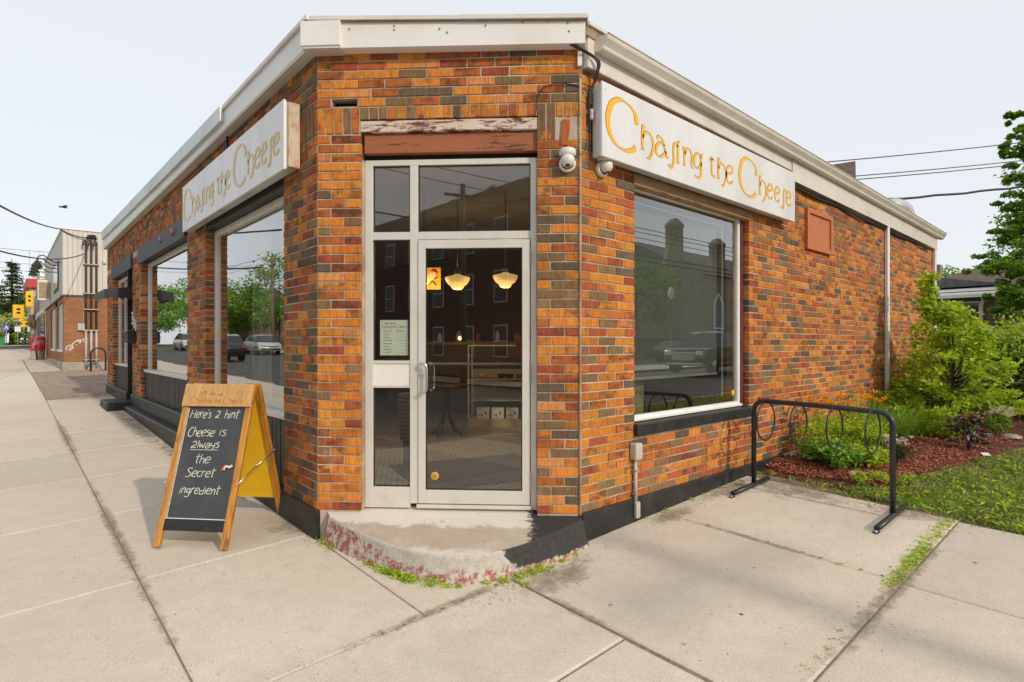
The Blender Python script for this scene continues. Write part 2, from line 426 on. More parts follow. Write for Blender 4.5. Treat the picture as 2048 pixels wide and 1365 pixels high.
MAT['step_side'] = step_side()
def leaf(name, stops, trans=.35, rough=.5):
    s = NG(name); s.t.nodes.remove(s.b)
    a = s.n('ShaderNodeAttribute', attribute_name='tone')
    c = s.ramp(a.outputs['Fac'], stops)
    d = s.n('ShaderNodeBsdfPrincipled'); s.l(c, d.inputs['Base Color']); d.inputs['Roughness'].default_value = rough; d.inputs['Specular IOR Level'].default_value = .35
    t = s.n('ShaderNodeBsdfTranslucent'); s.l(s.mix(1.0, c, (1.25, 1.15, .55), 'MULTIPLY'), t.inputs[0])
    mx = s.n('ShaderNodeMixShader'); mx.inputs[0].default_value = trans
    s.l(d.outputs[0], mx.inputs[1]); s.l(t.outputs[0], mx.inputs[2]); s.l(mx.outputs[0], s.out.inputs[0]); return s.m
MAT['leaf_bright'] = leaf('leaf_bright_green', [(0, (0.201, 0.325, 0.027)), (.5, (0.402, 0.574, 0.045)), (1, (0.683, 0.766, 0.076))], .4)
MAT['leaf_mid'] = leaf('leaf_mid_green', [(0, (0.091, 0.216, 0.031)), (.5, (0.193, 0.389, 0.049)), (1, (0.386, 0.583, 0.086))], .38)
MAT['leaf_maple'] = leaf('leaf_maple_green', [(0, (.07,.17,.02)), (.5, (.16,.33,.035)), (1, (.32,.48,.07))], .42)
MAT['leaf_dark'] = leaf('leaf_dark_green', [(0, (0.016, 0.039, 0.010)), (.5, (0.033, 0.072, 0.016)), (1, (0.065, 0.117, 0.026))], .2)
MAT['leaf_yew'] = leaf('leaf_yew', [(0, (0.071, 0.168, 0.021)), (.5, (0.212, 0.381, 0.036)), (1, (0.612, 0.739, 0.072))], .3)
MAT['leaf_purple'] = leaf('leaf_purple', [(0, (.03, .018, .02)), (.5, (.09, .07, .07)), (.85, (.20, .19, .17)), (1, (.22, .03, .03))], .15)
MAT['grass'] = leaf('grass_blades', [(0, (.09, .14, .03)), (.5, (.23, .31, .05)), (.8, (.36,.40,.10)), (1, (.52, .48, .24))], .3)
MAT['blossom'] = leaf('pale_blossom', [(0, (.5, .42, .45)), (1, (.75, .68, .68))], .3)
MAT['flower_yellow'] = leaf('yellow_petals', [(0, (.88, .36, .006)), (1, (.9, .5, .02))], .15)
MAT['flower_white'] = leaf('white_petals', [(0, (.70, .64, .66)), (1, (.85, .82, .80))], .3)
MAT['flower_pink'] = leaf('pink_petals', [(0, (.65, .04, .10)), (1, (.8, .12, .2))], .3)
MAT['flower_mauve'] = leaf('mauve_petals', [(0, (.35, .22, .42)), (1, (.5, .36, .55))], .3)
MAT['mulch'] = leaf('wood_chips', [(0, (0.153, 0.044, 0.026)), (.5, (0.369, 0.108, 0.061)), (1, (0.717, 0.283, 0.174))], .0, .9)
MAT['bark'] = M('bark', (.12, .09, .065), .9, 0, 20, .35, .6, 50, .01)
MAT['pole_wood'] = M('utility_pole_wood', (.26, .19, .13), .9, 0, 12, .3, .5, 40, .01, stretch=(1,1,.1))
MAT['fluff'] = leaf('litter', [(0, (.12, .10, .05)), (.5, (.30, .24, .14)), (1, (.18, .22, .05))], .1, .9)
MAT['interior_wall'] = M('dark_interior_wall', (.17, .095, .055), .8, 0, 2, .2, 0)
MAT['interior_light'] = M('plaster_interior', (.35, .33, .29), .8, 0, 2, .1, 0)
def tile_floor():
    s = NG('interior_tile_floor'); p = s.mapv(s.coord('World'), (1,1,1), (0,0,0), (0,0,.55))
    b = s.n('ShaderNodeTexBrick'); b.inputs['Scale'].default_value = 4.6; b.inputs['Color1'].default_value = (.40,.38,.34,1); b.inputs['Color2'].default_value = (.55,.52,.46,1); b.inputs['Mortar'].default_value = (.10,.095,.09,1); b.inputs['Mortar Size'].default_value = .03
    s.l(p, b.inputs[0]); return s.fin(b.outputs[0], .35)
MAT['tile_floor'] = tile_floor()
MAT['mat_rug'] = M('door_mat', (.045, .043, .042), .95, 0, 60, .3, .3)
def emit(name, col, st):
    s = NG(name); s.b.inputs['Emission Color'].default_value = (*col, 1); s.b.inputs['Emission Strength'].default_value = st
    return s.fin(mul(col, .7), .5)
MAT['lamp_glow'] = emit('lit_opal_shade', (1.0, .60, .20), .55)
MAT['lamp_small'] = emit('small_lit_bulb', (1.0, .60, .2), 3.0)
def fabric(name, col, tr=.35, a=.0):
    s = NG(name); s.t.nodes.remove(s.b)
    d = s.n('ShaderNodeBsdfDiffuse'); d.inputs[0].default_value = (*col, 1)
    t = s.n('ShaderNodeBsdfTranslucent'); t.inputs[0].default_value = (*col, 1)
    x = s.n('ShaderNodeBsdfTransparent')
    m1 = s.n('ShaderNodeMixShader'); m1.inputs[0].default_value = tr; s.l(d.outputs[0], m1.inputs[1]); s.l(t.outputs[0], m1.inputs[2])
    m2 = s.n('ShaderNodeMixShader'); m2.inputs[0].default_value = a; s.l(m1.outputs[0], m2.inputs[1]); s.l(x.outputs[0], m2.inputs[2])
    s.l(m2.outputs[0], s.out.inputs[0]); return s.m
MAT['sheer'] = fabric('sheer_curtain', (.55, .60, .56), .4, .45)
MAT['blind'] = fabric('grey_screen_blind', (.30, .30, .285), .15, .06)
def bands(name, a, b, n, axis=0):
    s = NG(name); x = s.sep(s.coord('World'))[axis]
    f = s.math('FRACT', s.math('MULTIPLY', x, n)); c = s.ramp(f, [(.0, mul(a,.5)), (.06, a), (.9, b), (1, mul(a,.5))])
    return s.fin(c, .6)
def siding():
    s = NG('vertical_metal_siding'); x = s.sep(s.coord('World'))[0]
    f = s.math('FRACT', s.math('MULTIPLY', x, 6.6)); c = s.ramp(f, [(0, (.40,.36,.32)), (.10, (.60,.55,.50)), (.9, (.66,.61,.56)), (1, (.5,.46,.42))])
    s.bump(s.ramp(f, [(0, 0), (.08, 1), (.92, 1), (1, 0)]), .6, .01); return s.fin(c, .55)
MAT['siding'] = siding()
def far_brick(name, c1, c2, mo, rot=(PI/2,0,0), sc_=1.0, w_=.42, h_=.15):
    s = NG(name); p = s.coord('Object')
    x, y, z = s.sep(p); cb = s.n('ShaderNodeCombineXYZ'); s.l(s.math('ADD', x, y), cb.inputs[0]); s.l(z, cb.inputs[1])
    b = s.n('ShaderNodeTexBrick'); b.inputs['Scale'].default_value = 1.0; b.inputs['Brick Width'].default_value = .215*sc_; b.inputs['Row Height'].default_value = .075*sc_
    b.inputs['Mortar Size'].default_value = .008*sc_; b.inputs['Color1'].default_value = (*c1, 1); b.inputs['Color2'].default_value = (*c2, 1); b.inputs['Mortar'].default_value = (*mo, 1); b.inputs['Bias'].default_value = -.1
    s.l(cb.outputs[0], b.inputs[0])
    c = s.mix(1.0, b.outputs[0], s.ramp(s.noise(p, .8, 5, .6), [(.3, .85), (.7, 1.1)]), 'MULTIPLY')
    s.bump(b.outputs['Fac'], .3, -.005); return s.fin(c, .85)
MAT['far_brick'] = far_brick('neighbour_brick', (.40, .155, .055), (.30, .11, .042), (.24, .17, .11))
MAT['red_brick'] = far_brick('dull_red_brick', (.22, .09, .05), (.16, .065, .04), (.20, .16, .13))
MAT['stone'] = M('church_stone', (.26, .215, .16), .9, 0, 3, .3, .4, 12, .05)
MAT['shingle'] = M('asphalt_shingles', (.15, .105, .085), .95, 0, 8, .3, .4, 30)
MAT['slate'] = M('grey_shingles', (.14, .13, .125), .95, 0, 5, .3, .4, 30)
MAT['stucco'] = M('tan_stone_wall', (.40, .32, .22), .9, 0, 8, .3, .3, 20)
MAT['cream'] = M('cream_render', (.60, .47, .38), .8, 0, 3, .1, .1)
MAT['blue_glass'] = M('sky_lit_glass', (.30, .36, .37), .12, 0, 2, .2, 0)
MAT['car_white'] = M('white_car_paint', (.60, .62, .63), .2, .1, 2, .03, 0, coat=1)
MAT['car_black'] = M('black_car_paint', (.015, .016, .018), .2, .1, 2, .1, 0, coat=1)
MAT['car_red'] = M('dark_red_car_paint', (.22, .02, .02), .2, .1, 2, .1, 0, coat=1)
MAT['tyre'] = M('tyre_rubber', (.02, .02, .02), .8, 0, 20, .2, 0)
MAT['mulch_base'] = M('mulch_bed', (.15, .05, .028), .95, 0, 14, .5, .9, 50, .03, dirt=(.04,.018,.012), dscale=9)
MAT['lawn_base'] = M('lawn_soil', (.10, .12, .03), .95, 0, 8, .4, .6, 40, .03, dirt=(.17,.12,.075), dscale=2.2)
MAT['patina'] = M('galvanised_steel', (.52, .53, .53), .4, .4, 6, .1, .05)

def soilfade():
    s = NG('thin_scattered_soil'); p = s.coord('World'); c = s.ramp(s.noise(p, 30, 4, .7), [(.3, (.24,.175,.115)), (.7, (.44,.35,.25))])
    s.b.inputs['Roughness'].default_value = .95; s.l(c, s.b.inputs['Base Color'])
    a_ = s.thr(s.math('ADD', s.noise(p, 7, 8, .8, .6), s.math('MULTIPLY', s.n('ShaderNodeAttribute', attribute_name='tone').outputs['Fac'], .50)), .62, .98)
    s.l(a_, s.b.inputs['Alpha']); return s.m
MAT['soilfade'] = soilfade()
# ================================================================ GROUND
def sheet(name, xs, ys, dz, mat, kind='structure', parent=None, f=g):
    V = []; F = []
    for y in ys:
        for x in xs: V.append((x, y, f(x, y)+dz))
    n = len(xs)
    for j in range(len(ys)-1):
        for i in range(n-1): F.append((j*n+i, j*n+i+1, (j+1)*n+i+1, (j+1)*n+i))
    return npmesh(name, V, F, mat, parent, kind=kind)
def lin(a, b, n): return [a+(b-a)*i/n for i in range(n+1)]
sheet('ground', [-300,-150,-60,-20,-6]+lin(-5,5,10)+[10,20,40,60,120,300], [-300,-120,-40,-20,-3]+lin(0,14,7)+[20,30,45,60,90,150,400], -.10, MAT['lawn_base'])
sheet('subsoil', lin(-4.3,4.25,6), lin(-4.3,24,14), -.011, MAT['joint_dirt'])
sheet('road', lin(-15.5,-4.6,6), [-40,-20,-10,-3,0,7,14,25,35,50,56], -.12+.03, MAT['asphalt'])
sheet('side_road', [-4.6,-3,0,5,10,20,35,60,90], [-13.5,-10,-5.2], -.094, MAT['asphalt'])
sheet('side_road', [-60,-40,-20,-15.5], [-13.5,-10,-5.2], -.094, MAT['asphalt'])
sheet('cross_road', [-60,-30,-6,-1,5,40], [56,60,66], -.07, MAT['asphalt'])
sheet('far_pavement', [-6,-1,5,40], [66.5,70], .0, MAT['concrete'])
sheet('far_pavement', [-60,-30,-15.6], [-16.5,-13.7], .0, MAT['concrete'])
sheet('far_pavement', [-15.4,0,5,20,60,90], [-16.8,-13.7], .02, MAT['concrete'])
sheet('far_pavement', [-18.5,-15.7], [-5,0,14,30,56], .02, MAT['concrete'])
sheet('yard', [-60,-18.6], [-5,14,40,90], -.02, MAT['lawn_base'])
sheet('parking_lot', [20,40,60], [-30,-17], -.02, MAT['asphalt'])
for (a, b) in (((-4.55,-4.6,-1),(-4.4,50,0)), ):
    m = MB()
    for i in range(20):
        y0 = -4.6+i*3; m.rbox((-4.55, y0+.01, g(-4.5, y0)-.14), (-4.38, y0+2.99, g(-4.5, y0)+.012), .02)
    T(m.build('kerb', MAT['old_concrete']), kind='structure')
m = MB()
for i in range(20):
    x0 = -4.3+i*3; m.rbox((x0+.01, -5.15, g(x0, -3)-.16), (x0+2.99, -5.0, g(x0, -3)+.0), .02)
T(m.build('kerb', MAT['old_concrete']), kind='structure')
sheet('verge', [4.3,8,14,22], [-5.0,-3.4,-1.3], -.03, MAT['lawn_base'])
pave = T(E('pavement'), kind='structure')
def slab(x0, y0, x1, y1, gap=.0055):
    r = .011; j = lambda: rng.uniform(-.003, .003)
    a = [(x0+gap, y0+gap), (x1-gap, y0+gap), (x1-gap, y1-gap), (x0+gap, y1-gap)]
    b = [(x0+gap+r, y0+gap+r), (x1-gap-r, y0+gap+r), (x1-gap-r, y1-gap-r), (x0+gap+r, y1-gap-r)]
    dz = [j() for _ in range(4)]
    m = MB(); m.v = [(x, y, g(x, y)+d) for (x, y), d in zip(b, dz)] + [(x, y, g(x, y)+d-.007) for (x, y), d in zip(a, dz)] + [(x, y, g(x, y)-.05) for x, y in a]
    m.face((0,1,2,3))
    for i in range(4):
        k = (i+1) % 4; m.face((4+i, 4+k, k, i)); m.face((8+i, 8+k, 4+k, 4+i))
    m.build('slab', MAT['concrete'], pave)
YL = [-.1, 1.63, 3.36, 5.02, 6.65, 8.3, 9.8, 11.5, 13.2]
for a, b in zip(YL, YL[1:]): slab(-1.2, a, .04 if a > 1 else 0.0, b)
YF = [-3.6, -1.85, -.1, 1.63, 3.36, 5.02, 6.65, 8.3, 9.8, 11.5, 13.2, 14.9, 16.6, 18.3, 20, 21.7, 23.4, 25.1, 26.8, 28.5, 30.2, 31.9, 33.6, 35.3]
for a, b in zip(YF, YF[1:]): slab(-2.85, a, -1.2, b); slab(-4.38, a, -2.85, b)
slab(0.0, -.1, .7, 1.3); slab(-1.2, -1.05, .68, -.1); slab(-1.2, -2.9, .68, -1.05); slab(-1.2, -4.9, .68, -2.9)
slab(.7, -1.9, 2.55, .03); slab(.7, -3.6, 2.55, -1.9); slab(.7, -4.98, 2.55, -3.6); slab(2.55, -1.9, 4.25, .03); slab(2.55, -3.6, 4.2, -1.9); slab(2.55, -4.98, 4.2, -3.6)
slab(4.2, -3.35, 6.0, -5.0+.02) if 0 else None
for i in range(5): slab(-1.2 if i else -1.2, 23.9+i*2, -.3, 25.9+i*2) if 0 else None
sheet('far_sidewalk', [-1.19,-.2], [23.75,27,30,36,45,56], -.002, MAT['concrete'])
sheet('far_sidewalk', [-4.38,-1.2,-.2,3], [35.35,40,45,50,55.9], .0, MAT['concrete'])
# unit pavers in the gap between the buildings
m = MB(); y = 13.22; k = 0
while y < 23.7:
    x = -1.19 + (.1 if k % 2 else 0)
    while x < 4.0:
        z = g(x, y)+rng.uniform(-.003, .003); m.v += [(x+.004,y+.004,z),(x+.196,y+.004,z),(x+.196,y+.096,z),(x+.004,y+.096,z)]
        q = len(m.v)-4; m.v += [(x,y,z-.01),(x+.2,y,z-.01),(x+.2,y+.1,z-.01),(x,y+.1,z-.01)]
        t = rng.uniform(.7, 1.15)
        m.face((q,q+1,q+2,q+3))
        for i in range(4): m.face((q+4+i, q+4+(i+1) % 4, q+(i+1) % 4, q+i))
        x += .204
    y += .104; k += 1
m.build('unit_pavers', MAT['paver'], kind='stuff')

# ================================================================ SHOP BUILDING
shop = E('shop_building', (0,0,0), 0, 'single storey brick corner shop with white fascia and glass corner door', 'shop')
CS = math.sqrt(.5)
PAL = {'o': (.63, .230, .038), 'o2': (.56, .178, .036), 'r': (.49, .135, .040), 'r2': (.38, .092, .036), 'b': (.27, .16, .075), 'd': (.145, .103, .068), 'p': (.56, .225, .075)}
def bcol(mixk):
    W = {'front': 'ooooo2o2rrrr2bbdp', 'side': 'oooooo2o2rrrr2bbbdp', 'left': 'oo2o2rr2r2bbbddp'}[mixk]
    toks = []; i = 0
    while i < len(W):
        if i+1 < len(W) and W[i+1] == '2': toks.append(W[i:i+2]); i += 2
        else: toks.append(W[i]); i += 1
    t = rng.choice(toks); c = PAL[t]; k = rng.uniform(.84, 1.16)
    return (c[0]*k, c[1]*k*rng.uniform(.88, 1.12), c[2]*k, rng.choice([0, .2, .5, .85, 1.0]) if t not in 'bd' else .3)
def brick_into(m, x0, x1, z0, z1, c, d=0.0, depth=.10):
    e = .0032; m.cur = c; k = len(m.v)
    j = lambda: rng.uniform(-.0022, .0022)
    m.v += [(x0+e, d, z0+e), (x1-e, d+j(), z0+e), (x1-e, d, z1-e), (x0+e, d+j(), z1-e),
            (x0+j(), d+e, z0+j()), (x1+j(), d+e, z0+j()), (x1+j(), d+e, z1+j()), (x0+j(), d+e, z1+j()),
            (x0, depth, z0), (x1, depth, z0), (x1, depth, z1), (x0, depth, z1)]
    m.face((k, k+1, k+2, k+3))
    for a in (0, 4):
        for i in range(4):
            n = (i+1) % 4; m.face((k+a+4+i, k+a+4+n, k+a+n, k+a+i))
BR = []       # (world centre, area weight, wall record)
def in_hole(holes, s, z): return any(h[0] < s < h[1] and h[2] < z < h[3] for h in holes)
class Wall: pass
def layout_wall(name, origin, th, L, z0, z1, holes, band, pitch, mixk, off=0.0, missing=()):
    w = Wall(); w.name = name; w.o = origin; w.th = th; w.L = L; w.z0 = z0; w.z1 = z1; w.holes = holes; w.mixk = mixk; w.b = []
    ux, uy = math.cos(th), math.sin(th)
    gp = .0112
    def add(a, b, za, zb):
        sm = (a+b)/2; zm = (za+zb)/2
        if any(h[0] < sm < h[1] and h[2] < zm < h[3] for h in missing): return
        c = (origin[0]+ux*sm, origin[1]+uy*sm, zm); px, py, D = proj(c)
        dx, dy = CAMX-c[0], CAMY-c[1]; r = math.hypot(dx, dy); cs = abs(dx*-math.sin(th)+dy*math.cos(th))/r
        wgt = (b-a)*(zb-za)*cs/r**2 if (-20 < px < 2068 and 20 < py < 1365 and D > 0) else 0
        w.b.append([wgt, a+gp/2, b-gp/2, za+gp/2, zb-gp/2, rng.uniform(-.0018, .0018)])
    C = .0742
    rows = []; z = z0
    while z+C*.6 < 3.297: rows.append((z, min(z+C, 3.297), len(rows))); z += C
    rows2 = []; z = 3.297
    for i in range(3): rows2.append((z, z+.0733, len(rows)+i)); z += .0733
    rows3 = []; 
    while z < z1-.02: rows3.append((z, z+C, len(rows)+3+len(rows3))); z += C
    for (a, b, k) in rows+rows2+rows3:
        zm = (a+b)/2
        cuts = sorted([(h[0], h[1]) for h in holes if h[2] < zm < h[3]])
        if 3.297 < zm < 3.517: cuts = sorted(cuts+[(p[0], p[1]) for p in band])
        segs = []; s = 0.0
        for c0, c1 in cuts:
            if c0 > s+.02: segs.append((s, c0))
            s = max(s, c1)
        if s < L-.02: segs.append((s, L))
        for s0, s1 in segs:
            j = [s0]; t = math.floor((s0-off)/pitch)*pitch+off+(pitch/2 if k % 2 else 0)-pitch
            while t < s1:
                if t > s0+.045 and t < s1-.045: j.append(t+rng.uniform(-.004, .004))
                t += pitch
            j.append(s1)
            for p, q in zip(j, j[1:]): add(p, q, a, b)
    for p in band:       # soldiers / rowlocks: (s0, s1, z0, z1)
        n = max(1, round((p[1]-p[0])/.0765)); st = (p[1]-p[0])/n
        for i in range(n): add(p[0]+i*st, p[0]+(i+1)*st, p[2], p[3])
    BR.append(w); return w
Z0 = .253
wc = layout_wall('corner_wall', (0, 1.5, 0), -PI/4, 2.1213, Z0, 3.955, [(.360,1.777,0,3.41)],
     [(0,.352,3.297,3.517), (.352,1.777,3.410,3.517), (1.777,1.93,3.20,3.517), (1.93,2.1213,3.40,3.517)], .2225, 'front', .11125, [(.128,.32,3.52,3.585), (1.93,2.03,3.19,3.40)])
wr = layout_wall('side_wall', (1.5, 0, 0), 0, 11.0, Z0, 3.80, [(.719,2.845,.80,3.08)],
     [(0,3.9,3.297,3.517)], .2275, 'side', .0)
wl = layout_wall('front_wall', (0, 14.1, 0), -PI/2, 12.6, Z0, 3.98, [(9.17,11.85,0,3.20), (4.68,8.19,0,3.40), (1.0,3.66,0,3.40), (0,9.17,0,.61)],
     [(.0,8.3,3.40,3.517), (8.3,12.6,3.297,3.517)], .2275, 'left', .0)
allb = sorted([(b[0], wi, bi) for wi, w_ in enumerate(BR) for bi, b in enumerate(w_.b)], reverse=True)[:300]
top = set((wi, bi) for _, wi, bi in allb)
vcache = {}
for wi, w_ in enumerate(BR):
    # backing wall in mortar, split round its openings
    hs = [(h[0]-.008, h[1]+.008, h[2]-.008, h[3]+.008) for h in w_.holes] + ([(.117,.328,3.522,3.587)] if w_.name == 'corner_wall' else [])
    S = sorted(set([0, w_.L]+[min(max(v, 0), w_.L) for h in hs for v in h[:2]])); Z = sorted(set([-.1, w_.z1]+[min(max(v, -.1), w_.z1) for h in hs for v in h[2:]]))
    m = MB()
    for a, b in zip(S, S[1:]):
        run = None
        for c, d in zip(Z, Z[1:]):
            if in_hole(hs, (a+b)/2, (c+d)/2):
                if run: m.box((a, .0072, run[0]), (b, .27, run[1])); run = None
            else: run = (run[0], d) if run else (c, d)
        if run: m.box((a, .0072, run[0]), (b, .27, run[1]))
    w_.obj = m.build(w_.name, MAT['mortar'], shop, loc=w_.o, rot=(0,0,w_.th))
    rest = MB()
    for bi, (wg, a, b, c, d, jy) in enumerate(w_.b):
        if (wi, bi) in top:
            key = (w_.mixk, round(b-a, 2), round(d-c, 2), rng.randrange(7))
            if key not in vcache:
                mm = MB(); brick_into(mm, 0, b-a, 0, d-c, bcol(w_.mixk))
                o = mm.build('brick', MAT['brick'], w_.obj); vcache[key] = o.data
            else: o = link('brick', vcache[key], w_.obj)
            o.location = (a, jy, c)
        else: brick_into(rest, a, b, c, d, bcol(w_.mixk), jy)
    if rest.v: rest.build('brick', MAT['brick'], w_.obj, kind='stuff')
# hollow where a brick is missing, and the odd patched-in brick
m = MB(); m.box((.10,.10,3.50),(.36,.12,3.62)); m.build('recess_shade_panel', MAT['dark'], wc.obj)  # near-black panel stands in for the shade inside the hollow
m = MB(); m.rbox((.15,.02,3.523),(.31,.09,3.533), .004); m.build('mortar_bed', MAT['joint_dirt'], wc.obj)
mm = MB(); brick_into(mm, 0, .062, 0, .205, (.50,.15,.04,.1), -.008); o = mm.build('patch_brick', MAT['brick'], wc.obj); o.location = (1.965,-.002,3.175); o.rotation_euler = (0, math.radians(4), 0)
m = MB(); m.tube([(2.1213,-.001,.25),(2.1213,-.001,3.0),(2.1213,-.001,3.70)], .011, 6); m.build('caulk_seam', MAT['mortar'], wc.obj)
# plinth painted black
def wl_box(m, y0, y1, x0, x1, z0, z1, r=.012): m.rbox((x0, y0, z0), (x1, y1, z1), r)
m = MB()
m.rbox((1.5, -.03, -.15), (5.2, .2, .262), .01); m.build('plinth', MAT['black_paint'], shop)
m = MB(); m.rbox((5.2, -.02, -.1), (12.5, .2, .255), .01); m.build('plinth', MAT['old_concrete'], shop)
m = MB(); m.rbox((-.03, 1.49, -.15), (.2, 4.9, .262), .012); m.build('plinth', MAT['black_paint'], shop)
m = MB(); m.rbox((-.035, 4.9, -.1), (.2, 10.42, .615), .015); m.build('plinth', MAT['black_paint'], shop)
m = MB(); m.rbox((-.16, 3.2, -.1), (-.03, 10.35, .40), .02); m.build('footing_ledge', MAT['black_paint'], shop)
m = MB(); m.rbox((-.03, 11.0, -.1), (.2, 14.1, .62), .015); m.build('plinth', MAT['black_paint'], shop)
# ---- corner step
top_out = [(.035,1.34,.232),(.05,1.16,.222),(.075,.95,.210),(.12,.70,.194),(.20,.44,.176),(.31,.235,.166),(.45,.09,.165),(.66,.0,.172),(.90,-.045,.188),(1.2,-.06,.212),(1.46,-.055,.236)]
bot_out = [(.0,1.38),(.015,1.17),(.04,.95),(.085,.68),(.165,.41),(.28,.19),(.43,.03),(.65,-.07),(.90,-.11),(1.2,-.12),(1.5,-.10)]
m = MB(); n = len(top_out)
def curve(pts, k):
    out = []
    for i in range(len(pts)-1):
        p0 = pts[max(i-1,0)]; p1 = pts[i]; p2 = pts[i+1]; p3 = pts[min(i+2,len(pts)-1)]
        for j in range(k):
            t = j/k; out.append(tuple(.5*((2*b)+(-a+c)*t+(2*a-5*b+4*c-d)*t*t+(-a+3*b-3*c+d)*t**3) for a, b, c, d in zip(p0, p1, p2, p3)))
    out.append(tuple(pts[-1])); return out
to = curve(top_out, 4); bo = curve([(x, y, g(x, y)-.03) for x, y in bot_out], 4); n = len(to)
inner = [(.0+.11+i*(1.5)/(n-1), 1.5+.11-i*1.5/(n-1), .256) for i in range(n)]
rows = 8
V = []
for k in range(rows+1):
    t = k/rows
    for i in range(n):
        a = Vector(to[i]); b = Vector(inner[i]); p = a.lerp(b, t)
        if k == 0: p = p
        V.append(tuple(p))
F = [(k*n+i, k*n+i+1, (k+1)*n+i+1, (k+1)*n+i) for k in range(rows) for i in range(n-1)]
step = npmesh('corner_step', V, F, MAT['step_top'], shop, smooth=True)
V = []; 
for i in range(n):
    a = Vector(to[i]); b = Vector(bo[i]); o_ = (b-a); o_.z = 0; o_.normalize()
    prof = [a, a+o_*.008+Vector((0,0,-.006)), a+o_*.012+Vector((0,0,-.02))]
    for k in range(1, 6):
        p = a.lerp(b, k/5); q = p + o_*rng.uniform(-.004, .006); q.z = p.z if k < 5 else b.z; prof.append(q)
    V += [tuple(p) for p in prof]
R_ = 8; F = [(i*R_+k, i*R_+k+1, (i+1)*R_+k+1, (i+1)*R_+k) for i in range(n-1) for k in range(R_-1)]
npmesh('riser', V, F, MAT['step_side'], shop, smooth=True)
# ---- roof, fascias, gutter
m = MB(); m.prism([(.02,1.51),(1.51,.02),(12.45,.02),(12.45,14.05),(.02,14.05)], 2, 3.99, 4.10); m.build('roof', MAT['rust'], shop)
A = Matrix.Translation((0,1.5,0)) @ Matrix.Rotation(-PI/4, 4, 'Z')
def cbox(m, s0, s1, d0, d1, a0, a1, b0, b1):
    k = len(m.v); P = [(s0,d0,a0),(s1,d0,b0),(s1,d1,b0),(s0,d1,a0),(s0,d0,a1),(s1,d0,b1),(s1,d1,b1),(s0,d1,a1)]
    m.v += [tuple(A @ Vector(p)) for p in P]
    for q in ((0,3,2,1),(4,5,6,7),(0,1,5,4),(1,2,6,5),(2,3,7,6),(3,0,4,7)): m.face([k+i for i in q])
m = MB(); cbox(m, .20, 2.155, -.10, .0, 3.946, 4.150, 3.928, 4.095); m.build('fascia_panel', MAT['white_metal'], shop)
m = MB(); m.rbox((-.085,-.135,3.952),(.235,.02,4.15), .004, A); m.build('corner_box_panel', MAT['white_metal'], shop)
m = MB(); m.box((-.07,-.125,3.935),(.235,.0,3.951), A); m.build('soffit_strip', MAT['grey_metal'], shop)
m = MB()
cbox(m, -.055, 2.17, -.118, .06, 4.153, 4.160, 4.098, 4.104); m.build('cap_drip_edge', MAT['rust'], shop)
m = MB(); cbox(m, -.06, 1.2, -.130, .06, 4.161, 4.192, 4.128, 4.158); cbox(m, 1.19, 2.175, -.134, .06, 4.128, 4.160, 4.105, 4.136); m.build('roof_cap', MAT['gutter'], shop)
def skew_box(m, y0, y1, x0, x1, za0, za1, zb0, zb1):
    "box along y with heights changing from (za0,za1) at y0 to (zb0,zb1) at y1"
    k = len(m.v)
    m.v += [(x0,y0,za0),(x1,y0,za0),(x1,y1,zb0),(x0,y1,zb0),(x0,y0,za1),(x1,y0,za1),(x1,y1,zb1),(x0,y1,zb1)]
    for q in ((0,3,2,1),(4,5,6,7),(0,1,5,4),(1,2,6,5),(2,3,7,6),(3,0,4,7)): m.face([k+i for i in q])
m = MB(); skew_box(m, 1.44, 13.95, -.10, -.0, 3.968, 4.165, 3.925, 4.19); m.build('fascia_panel', MAT['white_metal'], shop)
m = MB(); skew_box(m, 1.44, 13.96, -.095, .0, 3.950, 3.966, 3.910, 3.923); m.build('soffit_strip', MAT['grey_metal'], shop)
m = MB(); skew_box(m, 1.42, 3.75, -.125, .03, 4.16, 4.195, 4.16, 4.20); m.build('roof_cap', MAT['gutter'], shop)
for i, (a, b) in enumerate(((3.75, 6.3), (6.29, 9.3), (9.29, 13.97))):
    m = MB(); f0 = lambda y: 4.035+(y-3.7)*.010; f1 = lambda y: 4.20+(y-3.7)*.0125
    skew_box(m, a, b, -.135-.003*(2-i), .03, f0(a), f1(a)+.002*i, f0(b), f1(b)+.002*i); m.build('metal_cap', MAT['cap_metal'], shop)
def xbox(m, x0, x1, y0, y1, za0, za1, zb0, zb1):
    k = len(m.v)
    m.v += [(x0,y0,za0),(x1,y0,zb0),(x1,y1,zb0),(x0,y1,za0),(x0,y0,za1),(x1,y0,zb1),(x1,y1,zb1),(x0,y1,za1)]
    x1, x0 = x0, x1
    for i, q in enumerate(((0,3,2,1),(4,5,6,7),(0,1,5,4),(1,2,6,5),(2,3,7,6),(3,0,4,7))): m.face([k+i for i in q])
def xb(m, x0, x1, y0, y1, a0, a1, b0, b1):
    k = len(m.v)
    m.v += [(x0,y0,a0),(x1,y0,b0),(x1,y1,b0),(x0,y1,a0),(x0,y0,a1),(x1,y0,b1),(x1,y1,b1),(x0,y1,a1)]
    for q in ((0,3,2,1),(4,5,6,7),(0,1,5,4),(1,2,6,5),(2,3,7,6),(3,0,4,7)): m.face([k+i for i in q])
m = MB(); xb(m, 1.53, 5.36, -.055, .0, 3.785, 4.03, 3.745, 4.01); m.build('fascia_panel', MAT['gutter'], shop)
m = MB(); xb(m, 5.36, 12.55, -.065, .0, 3.625, 4.01, 3.56, 3.90); m.build('fascia_panel', MAT['gutter'], shop)
m = MB(); xb(m, 1.53, 5.36, -.050, .0, 3.776, 3.784, 3.736, 3.744); m.build('soffit_strip', MAT['rust'], shop)
